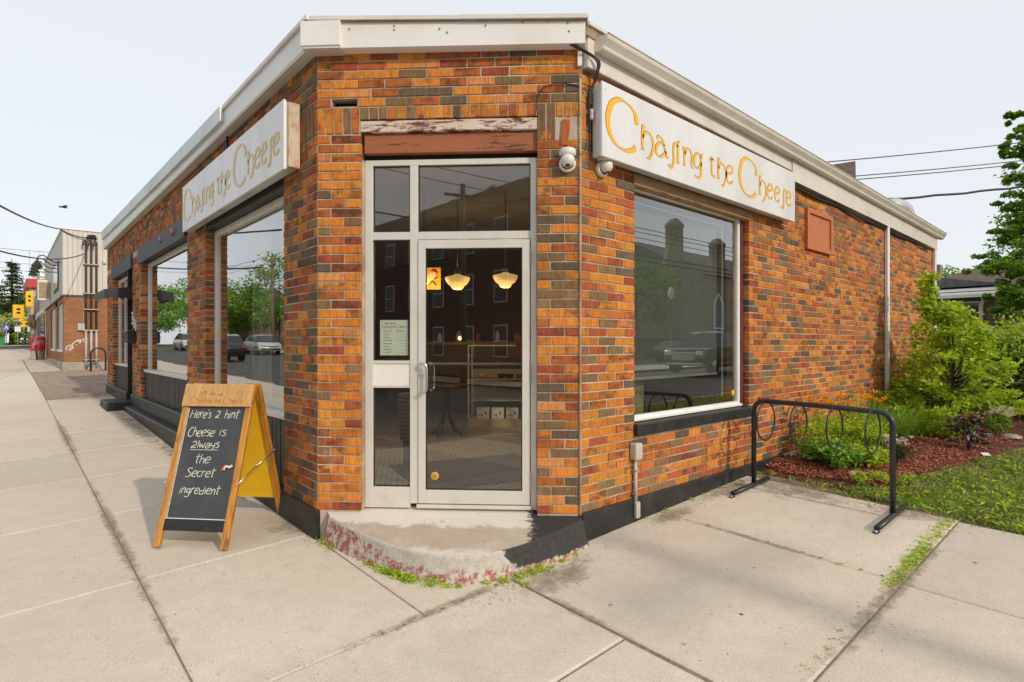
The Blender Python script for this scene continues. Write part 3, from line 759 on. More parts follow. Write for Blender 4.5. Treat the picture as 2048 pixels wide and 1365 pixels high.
# ogee gutter: profile swept along the wall, falling to the back
prof = [(-.066,.0),(-.066,-.165),(-.13,-.172),(-.150,-.165),(-.156,-.150),(-.160,-.120),(-.178,-.085),(-.198,-.050),(-.204,-.022),(-.206,.0),(-.216,.004),(-.217,.016),(-.200,.018),(-.196,.006),(-.192,-.03),(-.165,-.11),(-.10,-.155),(-.075,-.15),(-.075,.0)]
prof = [(-.055+(py+.066)*.92, pz*.62) for py, pz in prof]
V = []; F = []; xs = [1.62, 5, 9, 12.75]
for x in xs:
    zt = 4.025-(x-1.6)*.0115
    V += [(x, py, zt+pz) for py, pz in prof]
n = len(prof)
for i in range(len(xs)-1):
    for j in range(n): F.append((i*n+j, i*n+(j+1) % n, (i+1)*n+(j+1) % n, (i+1)*n+j))
gut = npmesh('gutter', V, F, MAT['gutter'], shop)
for x in (1.615, 12.76):
    m = MB(); zt = 4.025-(x-1.6)*.0115; m.prism([(py, zt+pz) for py, pz in prof[:10]]+[(-.055, zt)], 0, x-.004, x+.004); m.build('gutter_end', MAT['gutter'], gut)
m = MB(); xb(m, 1.50, 12.62, -.065, .03, 4.02, 4.098, 3.91, 3.955); m.build('roof_edge_flashing', MAT['rust'], shop)
m = MB(); xb(m, 1.515, 12.62, -.085, .03, 4.099, 4.128, 3.956, 3.975); m.build('roof_cap', MAT['gutter'], shop)
def downspout(x, zt, zb):
    m = MB(); m.rbox((x, -.062, zb), (x+.095, -.004, zt), .010); o = m.build('downspout', MAT['white_metal'], shop)
    for z in (zt-.22, .75): b = MB(); b.rbox((x-.02, -.068, z), (x+.115, -.002, z+.03), .003); b.build('bracket', MAT['white_metal'], o)
downspout(9.23, 3.80, .22); downspout(12.42, 3.78, .22)
m = MB(); m.box((2.10,-.03,3.79),(2.135,.0,3.925), A); m.build('fascia_return', MAT['white_metal'], shop)
# rusty nail heads on the corner fascia
for s_, z_ in ((.30,4.09),(.66,4.105),(.66,4.075),(1.02,4.07),(1.38,4.085),(1.67,4.10),(1.87,4.10),(2.02,4.12),(2.02,4.085),(2.03,4.02),(1.08,4.04)):
    m = MB(); m.lathe([(0,.0),(.006,.002),(.0075,.006),(0,.008)][::-1], 8, A @ Matrix.Translation((s_, -.10, z_)) @ Matrix.Rotation(PI/2, 4, 'X')); m.build('nail_head', MAT['rust'], shop)
# ---- corner door assembly (local: s along wall, d inward)
def part(name, mat, parent, *boxes, r=.004, Mx=None, loc=None):
    m = MB()
    for a, b in boxes: m.rbox(a, b, r, Mx)
    return m.build(name, mat, parent, loc=loc)
D0, D1 = .075, .14
part('lintel_board', MAT['peeling'], wc.obj, ((.352,.006,3.312),(1.785,.09,3.404)))
part('lintel_board', MAT['rust_board'], wc.obj, ((.375,.035,3.150),(1.79,.10,3.307)))
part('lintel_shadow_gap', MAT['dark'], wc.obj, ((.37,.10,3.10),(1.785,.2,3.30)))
fr = part('door_frame', MAT['grey_metal'], wc.obj,
    ((.368,D0,.262),(.434,D1,3.108)), ((1.727,D0,.262),(1.775,D1,3.108)), ((.434,D0,3.062),(1.727,D1,3.108)),
    ((.742,D0,.30),(.808,D1,3.062)), ((.808,D0,2.455),(1.727,D1,2.518)), ((.434,D0,2.455),(.742,D1,2.518)), r=.003)
part('caulk_strip', MAT['mortar'], wc.obj, ((.350,.035,.26),(.367,.09,3.10)), ((1.776,.045,.26),(1.786,.09,3.10)))
for za, zb in ((1.440,1.466),(1.243,1.262),(.262,.432)): part('sidelight_rail', MAT['grey_metal'], fr, ((.434,D0+.004,za),(.742,D1,zb)), r=.003)
part('sidelight_panel', MAT['white_metal'], fr, ((.434,D0+.014,1.262),(.742,D1-.01,1.440)), r=.002)
def pane(name, parent, a, b, mat=MAT['glass']):
    m = MB(); m.box(a, b); return m.build(name, mat, parent)
pane('sidelight_pane', fr, (.436,.105,1.467),(.740,.111,2.454)); pane('sidelight_pane', fr, (.436,.105,.433),(.740,.111,1.242))
pane('transom_pane', fr, (.810,.105,2.519),(1.725,.111,3.061)); pane('transom_pane', fr, (.436,.105,2.519),(.740,.111,3.061))
for (a, b, c, d) in ((.434,.742,2.519,3.061), (.808,1.727,2.519,3.061), (.434,.742,1.467,2.454), (.434,.742,.433,1.242)):
    part('gasket', MAT['black_plastic'], fr, ((a,.094,c),(a+.009,.104,d)), ((b-.009,.094,c),(b,.104,d)), ((a+.009,.094,d-.009),(b-.009,.104,d)), ((a+.009,.094,c),(b-.009,.104,c+.009)), r=.001)
door = E('door', parent=wc.obj)
x0, x1, z0, z1 = .812, 1.722, .305, 2.448
part('leaf_frame', MAT['grey_metal'], door, ((x0,D0-.012,z0),(.872,D0+.03,z1)), ((1.660,D0-.012,z0),(x1,D0+.03,z1)), ((.872,D0-.012,2.380),(1.660,D0+.03,z1)), ((.872,D0-.012,z0),(1.660,D0+.03,.415)), r=.003)
part('bottom_sweep', MAT['grey_metal'], door, ((.80,D0-.022,.268),(1.735,D0+.04,.297)), r=.003)
part('gasket', MAT['black_plastic'], door, ((.872,D0,.415),(.880,D0+.012,2.380)), ((1.652,D0,.415),(1.660,D0+.012,2.380)), ((.88,D0,2.372),(1.652,D0+.012,2.380)), ((.88,D0,.415),(1.652,D0+.012,.423)), r=.001)
pane('door_pane', door, (.874,D0+.013,.417),(1.658,D0+.019,2.378))
m = MB(); m.tube(curve([(.842,D0-.012,1.446),(.842,D0-.045,1.446),(.865,D0-.062,1.443),(.890,D0-.062,1.42),(.893,D0-.062,1.33),(.890,D0-.062,1.235),(.865,D0-.062,1.212),(.842,D0-.045,1.209),(.842,D0-.012,1.209)], 4), .011, 10)
m.build('pull_handle', MAT['chrome'], door)
m = MB(); m.lathe([(.0,.016),(.012,.016),(.018,.012),(.020,0)], 16, Matrix.Translation((.843,D0-.012,1.352)) @ Matrix.Rotation(PI/2, 4, 'X')); m.build('lock_cylinder', MAT['chrome'], door)
part('push_bar', MAT['chrome'], door, ((.872,D0+.05,1.428),(1.66,D0+.075,1.450)), r=.006)
m = MB(); m.tube(curve([(.905,D0+.03,1.44),(.925,D0+.07,1.42),(.928,D0+.07,1.33),(.925,D0+.07,1.24),(.905,D0+.03,1.22)], 4), .009, 8); m.build('inner_handle', MAT['chrome'], door)
for z in (2.30, 1.36, .50):
    part('hinge', MAT['chrome'], door, ((1.722,D0-.022,z-.07),(1.732,D0,z+.07)), r=.003)
m = MB(); Ms = Matrix.Translation((.945,D0+.011,.525)) @ Matrix.Rotation(PI/2, 4, 'X')
m.lathe([(0,.002),(.031,.002),(.033,0)], 24, Ms); st = m.build('round_sticker', MAT['yellow'], door)
m = MB(); m.tube([tuple(Ms @ Vector((.024*math.cos(a*.3927), .024*math.sin(a*.3927), .003))) for a in range(16)], .0018, 4, closed=True)
m.tube([tuple(Ms @ Vector(p)) for p in ((-.011,-.011,.003),(.011,.011,.003))], .002, 4); m.tube([tuple(Ms @ Vector(p)) for p in ((-.011,.011,.003),(.011,-.011,.003))], .002, 4)
m.tube([tuple(Ms @ Vector((.011*math.cos(a*.785), .011*math.sin(a*.785), .003))) for a in range(8)], .0016, 4, closed=True); m.build('sticker_print', MAT['ink_grey'], st)

# ---- right-hand shop window
wo = E('shop_window', parent=shop)
part('window_frame', MAT['white_metal'], wo, ((2.222,.075,.912),(4.285,.135,.962)), ((2.222,.05,.912),(4.295,.11,.935)), ((4.235,.075,.962),(4.285,.135,2.985)), ((2.221,.075,2.985),(4.285,.135,3.03)), r=.003)
part('side_trim', M('maroon_trim', (.16,.025,.035), .6, 0, 8, .3), wo, ((4.290,.06,.935),(4.330,.12,2.99)), r=.002)
part('screw', MAT['rust'], wo, *[((4.258,.070,z),(4.266,.076,z+.008)) for z in (1.15,1.6,2.1,2.6)])
part('timber_lintel', MAT['raw_wood'], wo, ((2.2,-.01,2.992),(4.42,.1,3.095)), r=.006)
pane('window_pane', wo, (2.223,.100,.955),(4.236,.107,2.99), MAT['glass_side'])
part('window_sill', MAT['black_paint'], wo, ((2.195,-.055,.802),(4.36,.1,.905)), r=.01)
m = MB(); Ms = Matrix.Translation((4.17,.098,1.06)) @ Matrix.Rotation(PI/2, 4, 'X'); m.lathe([(0,.002),(.031,.002),(.033,0)], 24, Ms); m.build('round_sticker', MAT['yellow'], wo)
# ---- the two street-front windows, boarded panels, side door
def front_window(y0, y1, zs, zt, zb, mull=(), nb=0):
    o = E('front_window', parent=shop)
    part('window_frame', MAT['grey_metal'], o, ((.10,y0,zs),(.16,y0+.045,zt)), ((.10,y1-.085,zs),(.16,y1,zt)), ((.10,y0+.045,zt-.07),(.16,y1-.085,zt)), *[((.10,y-.03,zs+.03),(.16,y+.03,zt-.07)) for y in mull], r=.003)
    part('window_sill', MAT['grey_metal'], o, ((.03,y0,zs-.045),(.16,y1,zs)), r=.004)
    pane('window_pane', o, (.128,y0+.04,zs),(.134,y1-.08,zt-.06))
    n = max(1, round((y1-y0)/.112)); st = (y1-y0)/n
    for i in range(n):
        part('board', MAT['black_paint'], o, ((.05+rng.uniform(0,.006),y0+i*st+.004,zb),(.09,y0+(i+1)*st-.004,zs-.046)), r=.008)
    m = MB(); m.box((.092,y0,zb-.2),(.12,y1,zs-.046)); m.build('backing_board', MAT['dark'], o)
    return o
front_window(2.25, 4.93, .945, 3.03, .262); front_window(5.91, 9.42, 1.135, 3.10, .60); front_window(11.05, 13.1, 1.165, 3.09, .60, (12.15,))
part('lintel_board', MAT['black_paint'], shop, ((-.03,5.93,3.115),(.14,9.66,3.395)), r=.006)
part('lintel_board', MAT['black_paint'], shop, ((-.035,5.93,3.115-.02),(.0-.031,9.66,3.15)), r=.004)
part('lintel_board', MAT['black_paint'], shop, ((-.02,10.46,3.115),(.14,13.25,3.395)), r=.006)
part('lintel_board', MAT['black_paint'], shop, ((.005,2.25,3.035),(.14,4.93,3.20)), r=.006)
# stuck-on remnants of pink letters on the black lintel
for y_, s_ in ((7.55,.05),(6.72,.06),(6.62,.05)):
    m = MB(); m.tube([(-.034, y_+.05*math.cos(a), 3.27+s_*math.sin(a*1.5)) for a in (0,.8,1.6,2.4,3.2,4.2)], .014, 5); m.build('pink_paint_mark', M('faded_pink_paint', (.6,.25,.26), .7), shop)
# recessed side door beside the third window
sd_ = E('side_door', parent=shop)
part('door_leaf', MAT['black_paint'], sd_, ((.42,10.45,.5),(.46,11.0,3.1)))
part('door_jamb', MAT['black_paint'], sd_, ((.0,11.002,.45),(.46,11.045,3.11)), r=.003)
part('door_step', MAT['black_paint'], shop, ((-.42,10.38,.2),(.05,11.42,.465)), r=.02)
# awning: valance with scallops
aw = E('awning', parent=shop)
m = MB(); m.poly([(.0,10.42,2.74),(.0,11.9,2.74),(-.46,11.9,2.665),(-.46,10.42,2.665)]); m.poly([(.0,10.42,2.72),(-.46,10.42,2.645),(-.46,11.9,2.645),(.0,11.9,2.72)]); m.build('canopy', MAT['black_metal'], aw)
def scallop(p0, p1, zt0, zt1, n):
    m = MB(); K = 6
    for i in range(n):
        for j in range(K):
            t0 = (i+j/K)/n; t1 = (i+(j+1)/K)/n
            f = lambda t: -.035*math.sin(PI*((t*n) % 1 if abs((t*n)-round(t*n)) > 1e-6 else 0))
            a = Vector(p0).lerp(Vector(p1), t0); b = Vector(p0).lerp(Vector(p1), t1)
            za = zt0+(zt1-zt0)*t0; zb = zt0+(zt1-zt0)*t1
            m.poly([(a.x,a.y,2.52+f(t0)),(b.x,b.y,2.52+f(t1)),(b.x,b.y,zb),(a.x,a.y,za)])
    return m
scallop((0,10.42,0),(-.46,10.42,0), 2.74,2.665, 4).build('scalloped_valance', MAT['black_metal'], aw)
scallop((-.46,10.42,0),(-.46,11.9,0), 2.665,2.665, 12).build('scalloped_valance', MAT['black_metal'], aw)
# painted-over panel, right wall
op = E('blanked_panel', parent=shop)
part('panel_board', MAT['orange_panel'], op, ((5.92,-.02,2.90),(6.74,.002,3.34)))
part('panel_frame', MAT['orange_panel'], op, ((5.89,-.045,2.845),(5.955,.002,3.385)), ((6.705,-.045,2.845),(6.77,.002,3.385)), ((5.955,-.045,3.32),(6.705,.002,3.385)), ((5.955,-.045,2.845),(6.705,.002,2.905)), r=.004)
# interior shell
m = MB(); m.prism([(.28,1.62),(1.62,.28),(7.0,.28),(7.0,13.9),(.28,13.9)], 2, .20, .29); m.build('shop_floor', MAT['tile_floor'], shop)
m = MB(); m.prism([(.28,1.62),(1.62,.28),(7.0,.28),(7.0,13.9),(.28,13.9)], 2, 3.62, 3.66); m.build('shop_ceiling', MAT['interior_light'], shop)
m = MB(); m.box((7.0,.27,.2),(7.1,13.9,3.7)); m.box((.28,13.6,.2),(7.0,13.7,3.7)); m.box((12.3,.2,0),(12.45,13.9,4)); m.box((.2,13.95,0),(12.4,14.1,4)); m.build('partition_wall', MAT['interior_wall'], shop)
# ================================================================ LETTERING
def cr(pts, k=7):
    out = []
    for i in range(len(pts)-1):
        p0 = pts[max(i-1,0)]; p1 = pts[i]; p2 = pts[i+1]; p3 = pts[min(i+2,len(pts)-1)]
        for j in range(k):
            t = j/k; out.append(tuple(.5*((2*b)+(-a+c)*t+(2*a-5*b+4*c-d)*t*t+(-a+3*b-3*c+d)*t**3) for a, b, c, d in zip(p0, p1, p2, p3)))
    out.append(tuple(pts[-1])); return out
def strokes(m, S, sc_, W, w0, y0, y1, ox=0, oz=0, nib=0.0, smooth=True, k=7, side=None):
    "ribbons in the x-z plane; width follows a broad nib"
    for st in S:
        P = cr(st, k) if smooth and len(st) > 2 else [tuple(p) for p in st]
        n = len(P); L = []; R = []
        for i, p in enumerate(P):
            a = P[max(i-1,0)]; b = P[min(i+1,n-1)]; tx, tz = b[0]-a[0], b[1]-a[1]; l = math.hypot(tx, tz) or 1; tx /= l; tz /= l
            wd = w0+W*abs(tz*math.cos(nib)-tx*math.sin(nib)); wd *= .5
            if i in (0, n-1): wd *= .7
            x = ox+p[0]*sc_; z = oz+p[1]*sc_
            L.append((x-tz*wd, z+tx*wd)); R.append((x+tz*wd, z-tx*wd))
        k0 = len(m.v)
        for l, r in zip(L, R): m.v += [(l[0], y0, l[1]), (r[0], y0, r[1]), (l[0], y1, l[1]), (r[0], y1, r[1])]
        for i in range(n-1):
            q = k0+4*i
            m.mi = 0; m.face((q, q+4, q+5, q+1))
            m.mi = 1 if side else 0; m.face((q+2, q+6, q+4, q)); m.face((q+1, q+5, q+7, q+3))
        m.mi = 1 if side else 0; m.face((k0, k0+1, k0+3, k0+2)); q = k0+4*(n-1); m.face((q, q+2, q+3, q+1)); m.mi = 0
U = {
 'C': [[(2.28,1.12),(2.15,1.58),(1.65,1.90),(.95,1.98),(.35,1.68),(.06,1.15),(0,.68),(.18,.15),(.65,-.26),(1.3,-.38),(1.88,-.26),(2.2,-.05)]],
 'h': [[(.27,1.14),(.12,1.18),(.05,.95),(.05,.08)], [(-.1,.0),(.2,.02)], [(.05,.60),(.33,.92),(.72,.9),(.97,.55),(.93,.1),(.68,-.30),(.42,-.34)]],
 'a': [[(.12,.86),(.32,1.0),(.62,.88),(.85,.5),(1.0,.1),(1.16,.08)], [(.80,.62),(.42,.70),(.08,.42),(.08,.08),(.38,-.04),(.72,.12),(.93,.34)]],
 's': [[(.62,.86),(.48,1.0),(.27,.85),(.24,.45),(.26,.0),(.10,-.34),(-.12,-.36),(-.17,-.25)]],
 'i': [[(.25,1.16),(.1,1.08),(.06,.85),(.06,.05)], [(-.08,.0),(.22,.02)], [(-.08,.86),(.06,.9)]],
 'n': [[(-.12,.86),(.05,.93),(.06,.5),(.06,.05)], [(-.08,.0),(.2,.02)], [(.06,.62),(.35,.97),(.68,.93),(.82,.6),(.80,.15),(.98,.02)]],
 'g': [[(.78,.80),(.45,.97),(.12,.75),(.05,.42),(.25,.14),(.58,.20),(.80,.5)], [(.98,.98),(.80,.86),(.80,.2),(.72,-.28),(.42,-.42),(.12,-.30)]],
 't': [[(.12,1.14),(.12,.55),(.16,.12),(.36,.0),(.48,.06)], [(-.16,.90),(.1,.96),(.45,.98)]],
 'e': [[(.10,.50),(.50,.56),(.82,.72),(.72,.98),(.40,1.0),(.10,.72),(.04,.34),(.24,.02),(.56,-.02),(.86,.14)]],
}
CHAS = [('C',1.67),('h',2.125),('a',2.325),('s',2.565),('i',2.665),('n',2.775),('g',2.945),('t',3.255),('h',3.395),('e',3.557),('C',3.85),('h',4.30),('e',4.495),('e',4.68),('s',4.885),('e',4.990)]
def shop_sign(loc, rz, label, side):
    t = E('shop_sign', loc, rz, label, 'sign', 'the two lettered signs of the shop')
    z0, z1, L = 3.078, 3.668, 3.64
    part('sign_panel', MAT['sign_face'], t, ((0,-.14,z0),(L,-.118,z1)), r=.003)
    part('sign_case', MAT['cap_metal'], t, ((.012,-.117,z0+.012),(L-.012,-.03,z1-.012)), r=.004)
    part('mount_rail', MAT['white_metal'], t, ((.05,-.03,z0+.05),(L-.05,.0,z0+.10)), ((.05,-.03,z1-.10),(L-.05,.0,z1-.05)), r=.004)
    for c, x in CHAS:
        m = MB(); big = c == 'C'
        w = .047 if big else .0235
        strokes(m, U[c], .168 if not (c == 'e' and x > 4) else .155, w, .0085 if not big else .010, -.1425 if side == 0 else -.1435, -.139, x-1.60, 3.248, math.radians(-12), side=1)
        m.build('letter', [MAT['yellow'], MAT['brown_ink_and_shade']] if side == 0 else [MAT['sign_pale'], MAT['gold_edge']], t)
        if side:      # bright routed edge round each letter
            m = MB(); strokes(m, U[c], .168, w+.010, .0185, -.1418, -.139, x-1.60, 3.248, math.radians(-12)); m.build('letter_edge', MAT['gold_edge'], t)
        else:
            m = MB(); strokes(m, U[c], .168 if not (c == 'e' and x > 4) else .155, w+.0035, .0125, -.1412, -.139, x-1.60-.0015, 3.250, math.radians(-12)); m.build('letter_edge', MAT['brown_ink_and_shade'], t)  # brown rim paints the inner shadow edge of the yellow letters
    for x in (.04, 1.8, L-.04):
        m = MB(); m.lathe([(0,.003),(.005,.002),(.006,0)], 8, Matrix.Translation((x,-.14,z1-.05)) @ Matrix.Rotation(PI/2, 4, 'X')); m.build('screw', MAT['chrome'], t)
    return t
shop_sign((1.60,0,0), 0, 'silver sign with yellow lettering on the sunlit wall over the side window', 0)
s2 = shop_sign((0,5.50,0), -PI/2, 'silver sign with thin gold lettering on the shaded street front', 1)
m = MB(); m.rbox((3.625,-.105,3.10),(3.66,-.004,3.65), .004); m.build('rusty_side_strip', M('scuffed_cream_edge', (.62,.50,.38), .6, 0, 12, .1, .1, dirt=(.45,.1,.04), dscale=7), s2)
m = MB(); m.tube([(-.02,3.93,3.64),(-.02,3.93,3.80),(-.02,3.93,3.97)], .012, 6); T(m.build('sign_cable', MAT['cable']), 'short black conduit dropping from the fascia onto the gold lettered sign', 'conduit')

# ---- house number, letterbox
hn = E('house_number', (0,10.15,1.86), -PI/2, 'pale slanted house number 314 on the narrow brick pier', 'number')
DIG = {'3': [[(.0,1.0),(.5,1.05),(.6,.75),(.25,.55),(.65,.35),(.5,0),(.0,.05)]], '1': [[(.2,.85),(.4,1.05),(.4,0)]], '4': [[(.5,0),(.5,1.05),(.0,.35),(.7,.35)]]}
for i, c in enumerate('314'):
    m = MB(); strokes(m, DIG[c], .20, .006, .034, -.022, -.006, -.24+i*.17, .15-i*.08, smooth=(c == '3')); m.build('numeral', MAT['white'], hn)
mb_ = E('letterbox', (0,10.1,1.62), -PI/2, 'small black metal letterbox on the pier beside the side door', 'letterbox')
part('box', MAT['black_metal'], mb_, ((-.25,-.14,0),(.12,-.0,.21)), r=.008)
m = MB(); m.prism([(-.16,.205),(0,.26),(0,.27),(-.165,.215)], 0, -.26, .13); m.build('lid', MAT['black_metal'], mb_)
m = MB(); m.lathe([(0,.02),(.012,.015),(.014,0)], 8, Matrix.Translation((-.06,-.14,-.01)) @ Matrix.Rotation(PI/2, 4, 'X')); m.build('lock', MAT['chrome'], mb_)

# ---- security cameras
def dome_cam(loc, rz, label, tilt):
    t = E('security_camera', loc, rz, label, 'camera', 'white dome cameras by the shop corner')
    m = MB(); m.lathe([(0,-.0),(.062,.0),(.066,.008),(.066,.03),(.060,.038),(.05,.04)], 24, Matrix.Rotation(PI/2, 4, 'X')); m.build('base_ring', MAT['white_plastic'], t)
    m = MB(); m.lathe([(.058,.0),(.066,.01),(.066,.045),(.058,.055),(0,.056)], 24, Matrix.Translation((0,-.05,.05))); m.build('shroud', MAT['white_plastic'], t)
    m = MB(); Mm = Matrix.Translation((0,-.062,.02)) @ Matrix.Rotation(tilt, 4, 'X')
    m.lathe([(.0,-.062),(.02,-.058),(.036,-.048),(.050,-.03),(.056,.0),(.05,.028),(.03,.048),(0,.056)], 20, Mm); m.build('turret', MAT['white_plastic'], t)
    m = MB(); m.lathe([(0,-.0635),(.019,-.060)], 14, Mm); m.build('lens', MAT['dark_glass'], t)
    return t
x_, y_ = .0+2.02*CS, 1.5-2.02*CS
dome_cam((x_, y_, 3.02), -PI/4, 'white turret camera on the pier right of the door transom', math.radians(-28))
dome_cam((1.745, 0, 3.03), 0, 'white turret camera under the near end of the yellow lettered sign', math.radians(-12))
# ---- cables round the corner
def cable(pts, r, label, mat='cable', name='cable', cat='cable', group=None, n=6, k=6):
    m = MB(); m.tube(cr(pts, k), r, n); return T(m.build(name, MAT[mat]), label, cat, group)
def CW(s, d, z): return (s*CS+d*CS, 1.5-s*CS+d*CS, z)
for i in range(4):
    o = .012*i
    cable([CW(2.02+o, -.02, 3.96), CW(2.06+o, -.08, 3.915), (1.575+o*.8,-.088-o*.3,3.845), (1.60+o*.6,-.086,3.765), (1.605+o*.5,-.05,3.69), (1.59+o*.3,-.03,3.62), (1.578+o*.5,-.03,3.50)], .0062, ['black cable of the bundle down from the corner fascia, nearest the door','second cable from the door side in the bundle at the corner','third cable from the door side in the bundle at the corner','cable of the corner bundle nearest the yellow lettered sign'][i], group='cables bundled down from the corner fascia')
cable([(1.578,-.03,3.6),(1.572,-.035,3.45),(1.58,-.035,3.3),(1.575,-.03,3.12),(1.585,-.05,3.06)], .006, 'thin black cable running down behind the near end of the sign')
cable([(1.58,-.02,3.56),(1.52,-.018,3.62),CW(1.98,-.012,3.66),CW(1.83,-.012,3.63),CW(1.78,-.012,3.52),CW(1.785,-.012,3.42)], .0042, 'thin looped wire hooked across the brick above the door pier')
cable([CW(2.07,-.03,3.04),CW(2.11,-.02,3.08),(1.54,-.02,3.14),(1.575,-.02,3.2)], .004, 'short white-grey lead from the pier camera round the corner', mat='grey_cable')
m = MB(); m.lathe([(.0,.0),(.016,.004),(.018,.03),(.010,.04),(.018,.05),(.016,.085),(0,.09)], 10, Matrix.Translation((1.585,-.045,3.38))); T(m.build('cable_coupler', MAT['grey_plastic']), 'grey cable coupler hanging beside the near end of the sign', 'coupler')
pts = []; x = 5.3; i = 0
while x < 12.4: pts.append((x, -.03-.008*math.sin(i*1.7), 3.60-(x-5.3)*.0095-.035*abs(math.sin(i*.9+.3)))); x += .55; i += 1
cable(pts, .016, 'thick black cable sagging under the fascia of the side wall', n=6, k=4, group='cables sagging under the side fascia')
cable([(p[0], p[1]-.012, p[2]+.022+.012*math.sin(j)) for j, p in enumerate(pts)], .009, 'thin black cable twisted along the thick one under the side fascia', n=5, k=4)
# ---- conduit with boxes on the side wall
cd = E('electrical_conduit', (2.185,0,0), 0, 'grey outlet box on a short conduit below the side window', 'conduit')
part('outlet_box', MAT['grey_plastic'], cd, ((-.05,-.075,.605),(.045,-.004,.745)), r=.008)
m = MB(); m.tube([(0,-.03,.605),(0,-.03,.24)], .016, 10); m.build('pipe', MAT['grey_plastic'], cd)
part('clip', MAT['rust'], cd, ((-.03,-.05,.50),(.03,-.0,.512)), ((-.028,-.05,.30),(.028,-.0,.312)), r=.002)
part('lower_box', MAT['grey_plastic'], cd, ((-.028,-.065,.10),(.028,-.032,.24)), r=.006)

# ================================================================ A-BOARD
bw, bh = .305, 1.24
ab = E('chalkboard_sign', (-.50, 2.235, .022), math.atan2(-.747, .665), 'wooden folding chalkboard with chalk lettering and a yellow rear leaf on the pavement', 'chalkboard')
fa = math.atan2(.40, bh); ba = math.atan2(.395, bh)
FM = Matrix.Translation((0,-.435,0)) @ Matrix.Rotation(-fa, 4, 'X')       # front leaf: x across, z up the slope, -y outward
BM_ = Matrix.Translation((0,.435,0)) @ Matrix.Rotation(ba, 4, 'X')
HL = bh/math.cos(fa)
def leafpart(name, mat, Mx, *bx, r=.004):
    m = MB()
    for a, b in bx: m.rbox(a, b, r)
    o = m.build(name, mat, ab); o.matrix_local = Mx; return o
for sx in (-1, 1):
    x0 = sx*bw; x1 = sx*(bw-.052)
    leafpart('leg', MAT['stained_wood'], FM, ((min(x0,x1),-.012,.0),(max(x0,x1),.026,HL)))
    leafpart('leg', MAT['stained_wood'], BM_, ((min(x0,x1),-.026,.0),(max(x0,x1),.012,HL)))
hd = leafpart('header_board', MAT['header_wood'], FM, ((-bw+.002,-.032,HL-.195),(bw-.002,-.0125,HL-.004)))
leafpart('top_rail', MAT['stained_wood'], FM, ((-bw+.052,-.010,HL-.06),(bw-.052,.022,HL-.002)))
cb = leafpart('chalk_panel', MAT['chalkboard'], FM, ((-bw+.0525,.0,.22),(bw-.0525,.012,HL-.062)), r=.001)
leafpart('lower_rail', MAT['black_paint'], FM, ((-bw+.0525,-.010,.125),(bw-.0525,.012,.217)))
leafpart('rail_lip', MAT['white_plastic'], FM, ((-bw+.0525,-.013,.214),(bw-.0525,-.0005,.221)), r=.001)
leafpart('bead_strip', M('beaded_edge', (.50,.43,.34), .7, 0, 90, .45, .5, 120), FM, ((-bw+.0525,-.006,.222),(-bw+.066,-.0005,HL-.2)), r=.001)
leafpart('rear_leaf', MAT['yellow_board'], BM_, ((-bw+.0525,-.012,.20),(bw-.0525,.004,HL-.004)), r=.002)
for sx in (-.2, .2):
    o = part('hinge', MAT['chrome'], ab, ((sx-.045,-.045,bh+.001),(sx+.045,.045,bh+.006)), r=.002)
for sx in (-1, 1):
    m = MB(); a = Vector((sx*(bw+.004),-.30,.47)); b = Vector((sx*(bw+.004),-.02,.565)); c = Vector((sx*(bw+.004),.255,.64))
    m.tube([a, b], .006, 4); m.tube([b+Vector((sx*.006,0,.004)), c+Vector((sx*.006,0,0))], .006, 4)
    for p in (a, b, c): m.lathe([(0,.006),(.009,.004),(.009,-.004),(0,-.006)], 8, Matrix.Translation(p) @ Matrix.Rotation(PI/2, 4, 'Y'))
    m.build('folding_stay', MAT['chrome'], ab)
# header lettering and little mouse outlines
m = MB()
for c, x in CHAS: strokes(m, U[c], .168*.135, 0.004, .0034, -.0335, -.032, -.238+(x-1.62)*.135, HL-.162, 0)
o = m.build('header_lettering', MAT['ink_orange'], hd); 
m = MB()
def mouse(cx, cz, s, fl=1):
    circ = lambda x, z, r, n=9: [(x+r*math.cos(2*PI*i/n), z+r*math.sin(2*PI*i/n)) for i in range(n+1)]
    strokes(m, [[(cx+fl*a*s, cz+b*s) for a, b in ((-.9,-.1),(-.6,.45),(0,.55),(.55,.35),(1.05,0),(.6,-.2),(0,-.25),(-.7,-.25),(-.9,-.1))], circ(cx+fl*.45*s, cz+.62*s, .26*s), circ(cx+fl*.1*s, cz+.7*s, .22*s),
        [(cx-fl*.9*s,cz-.1*s),(cx-fl*1.4*s,cz+.2*s),(cx-fl*1.6*s,cz+.7*s)], [(cx+fl*.2*s,cz-.25*s),(cx+fl*.3*s,cz-.6*s)], [(cx-fl*.5*s,cz-.25*s),(cx-fl*.55*s,cz-.6*s)]], 1.0, .0, .0018, -.0335, -.032)
mouse(-.115, HL-.085, .021); mouse(-.04, HL-.095, .016); mouse(.03, HL-.10, .012)
strokes(m, [[(.185,HL-.075),(.20,HL-.06),(.225,HL-.07),(.21,HL-.12),(.19,HL-.11),(.185,HL-.075)],[(.195,HL-.09),(.215,HL-.075)],[(.2,HL-.12),(.19,HL-.15)]], 1, 0, .0018, -.0335, -.032)
m.build('burnt_drawing', MAT['brown_ink_and_shade'], hd)
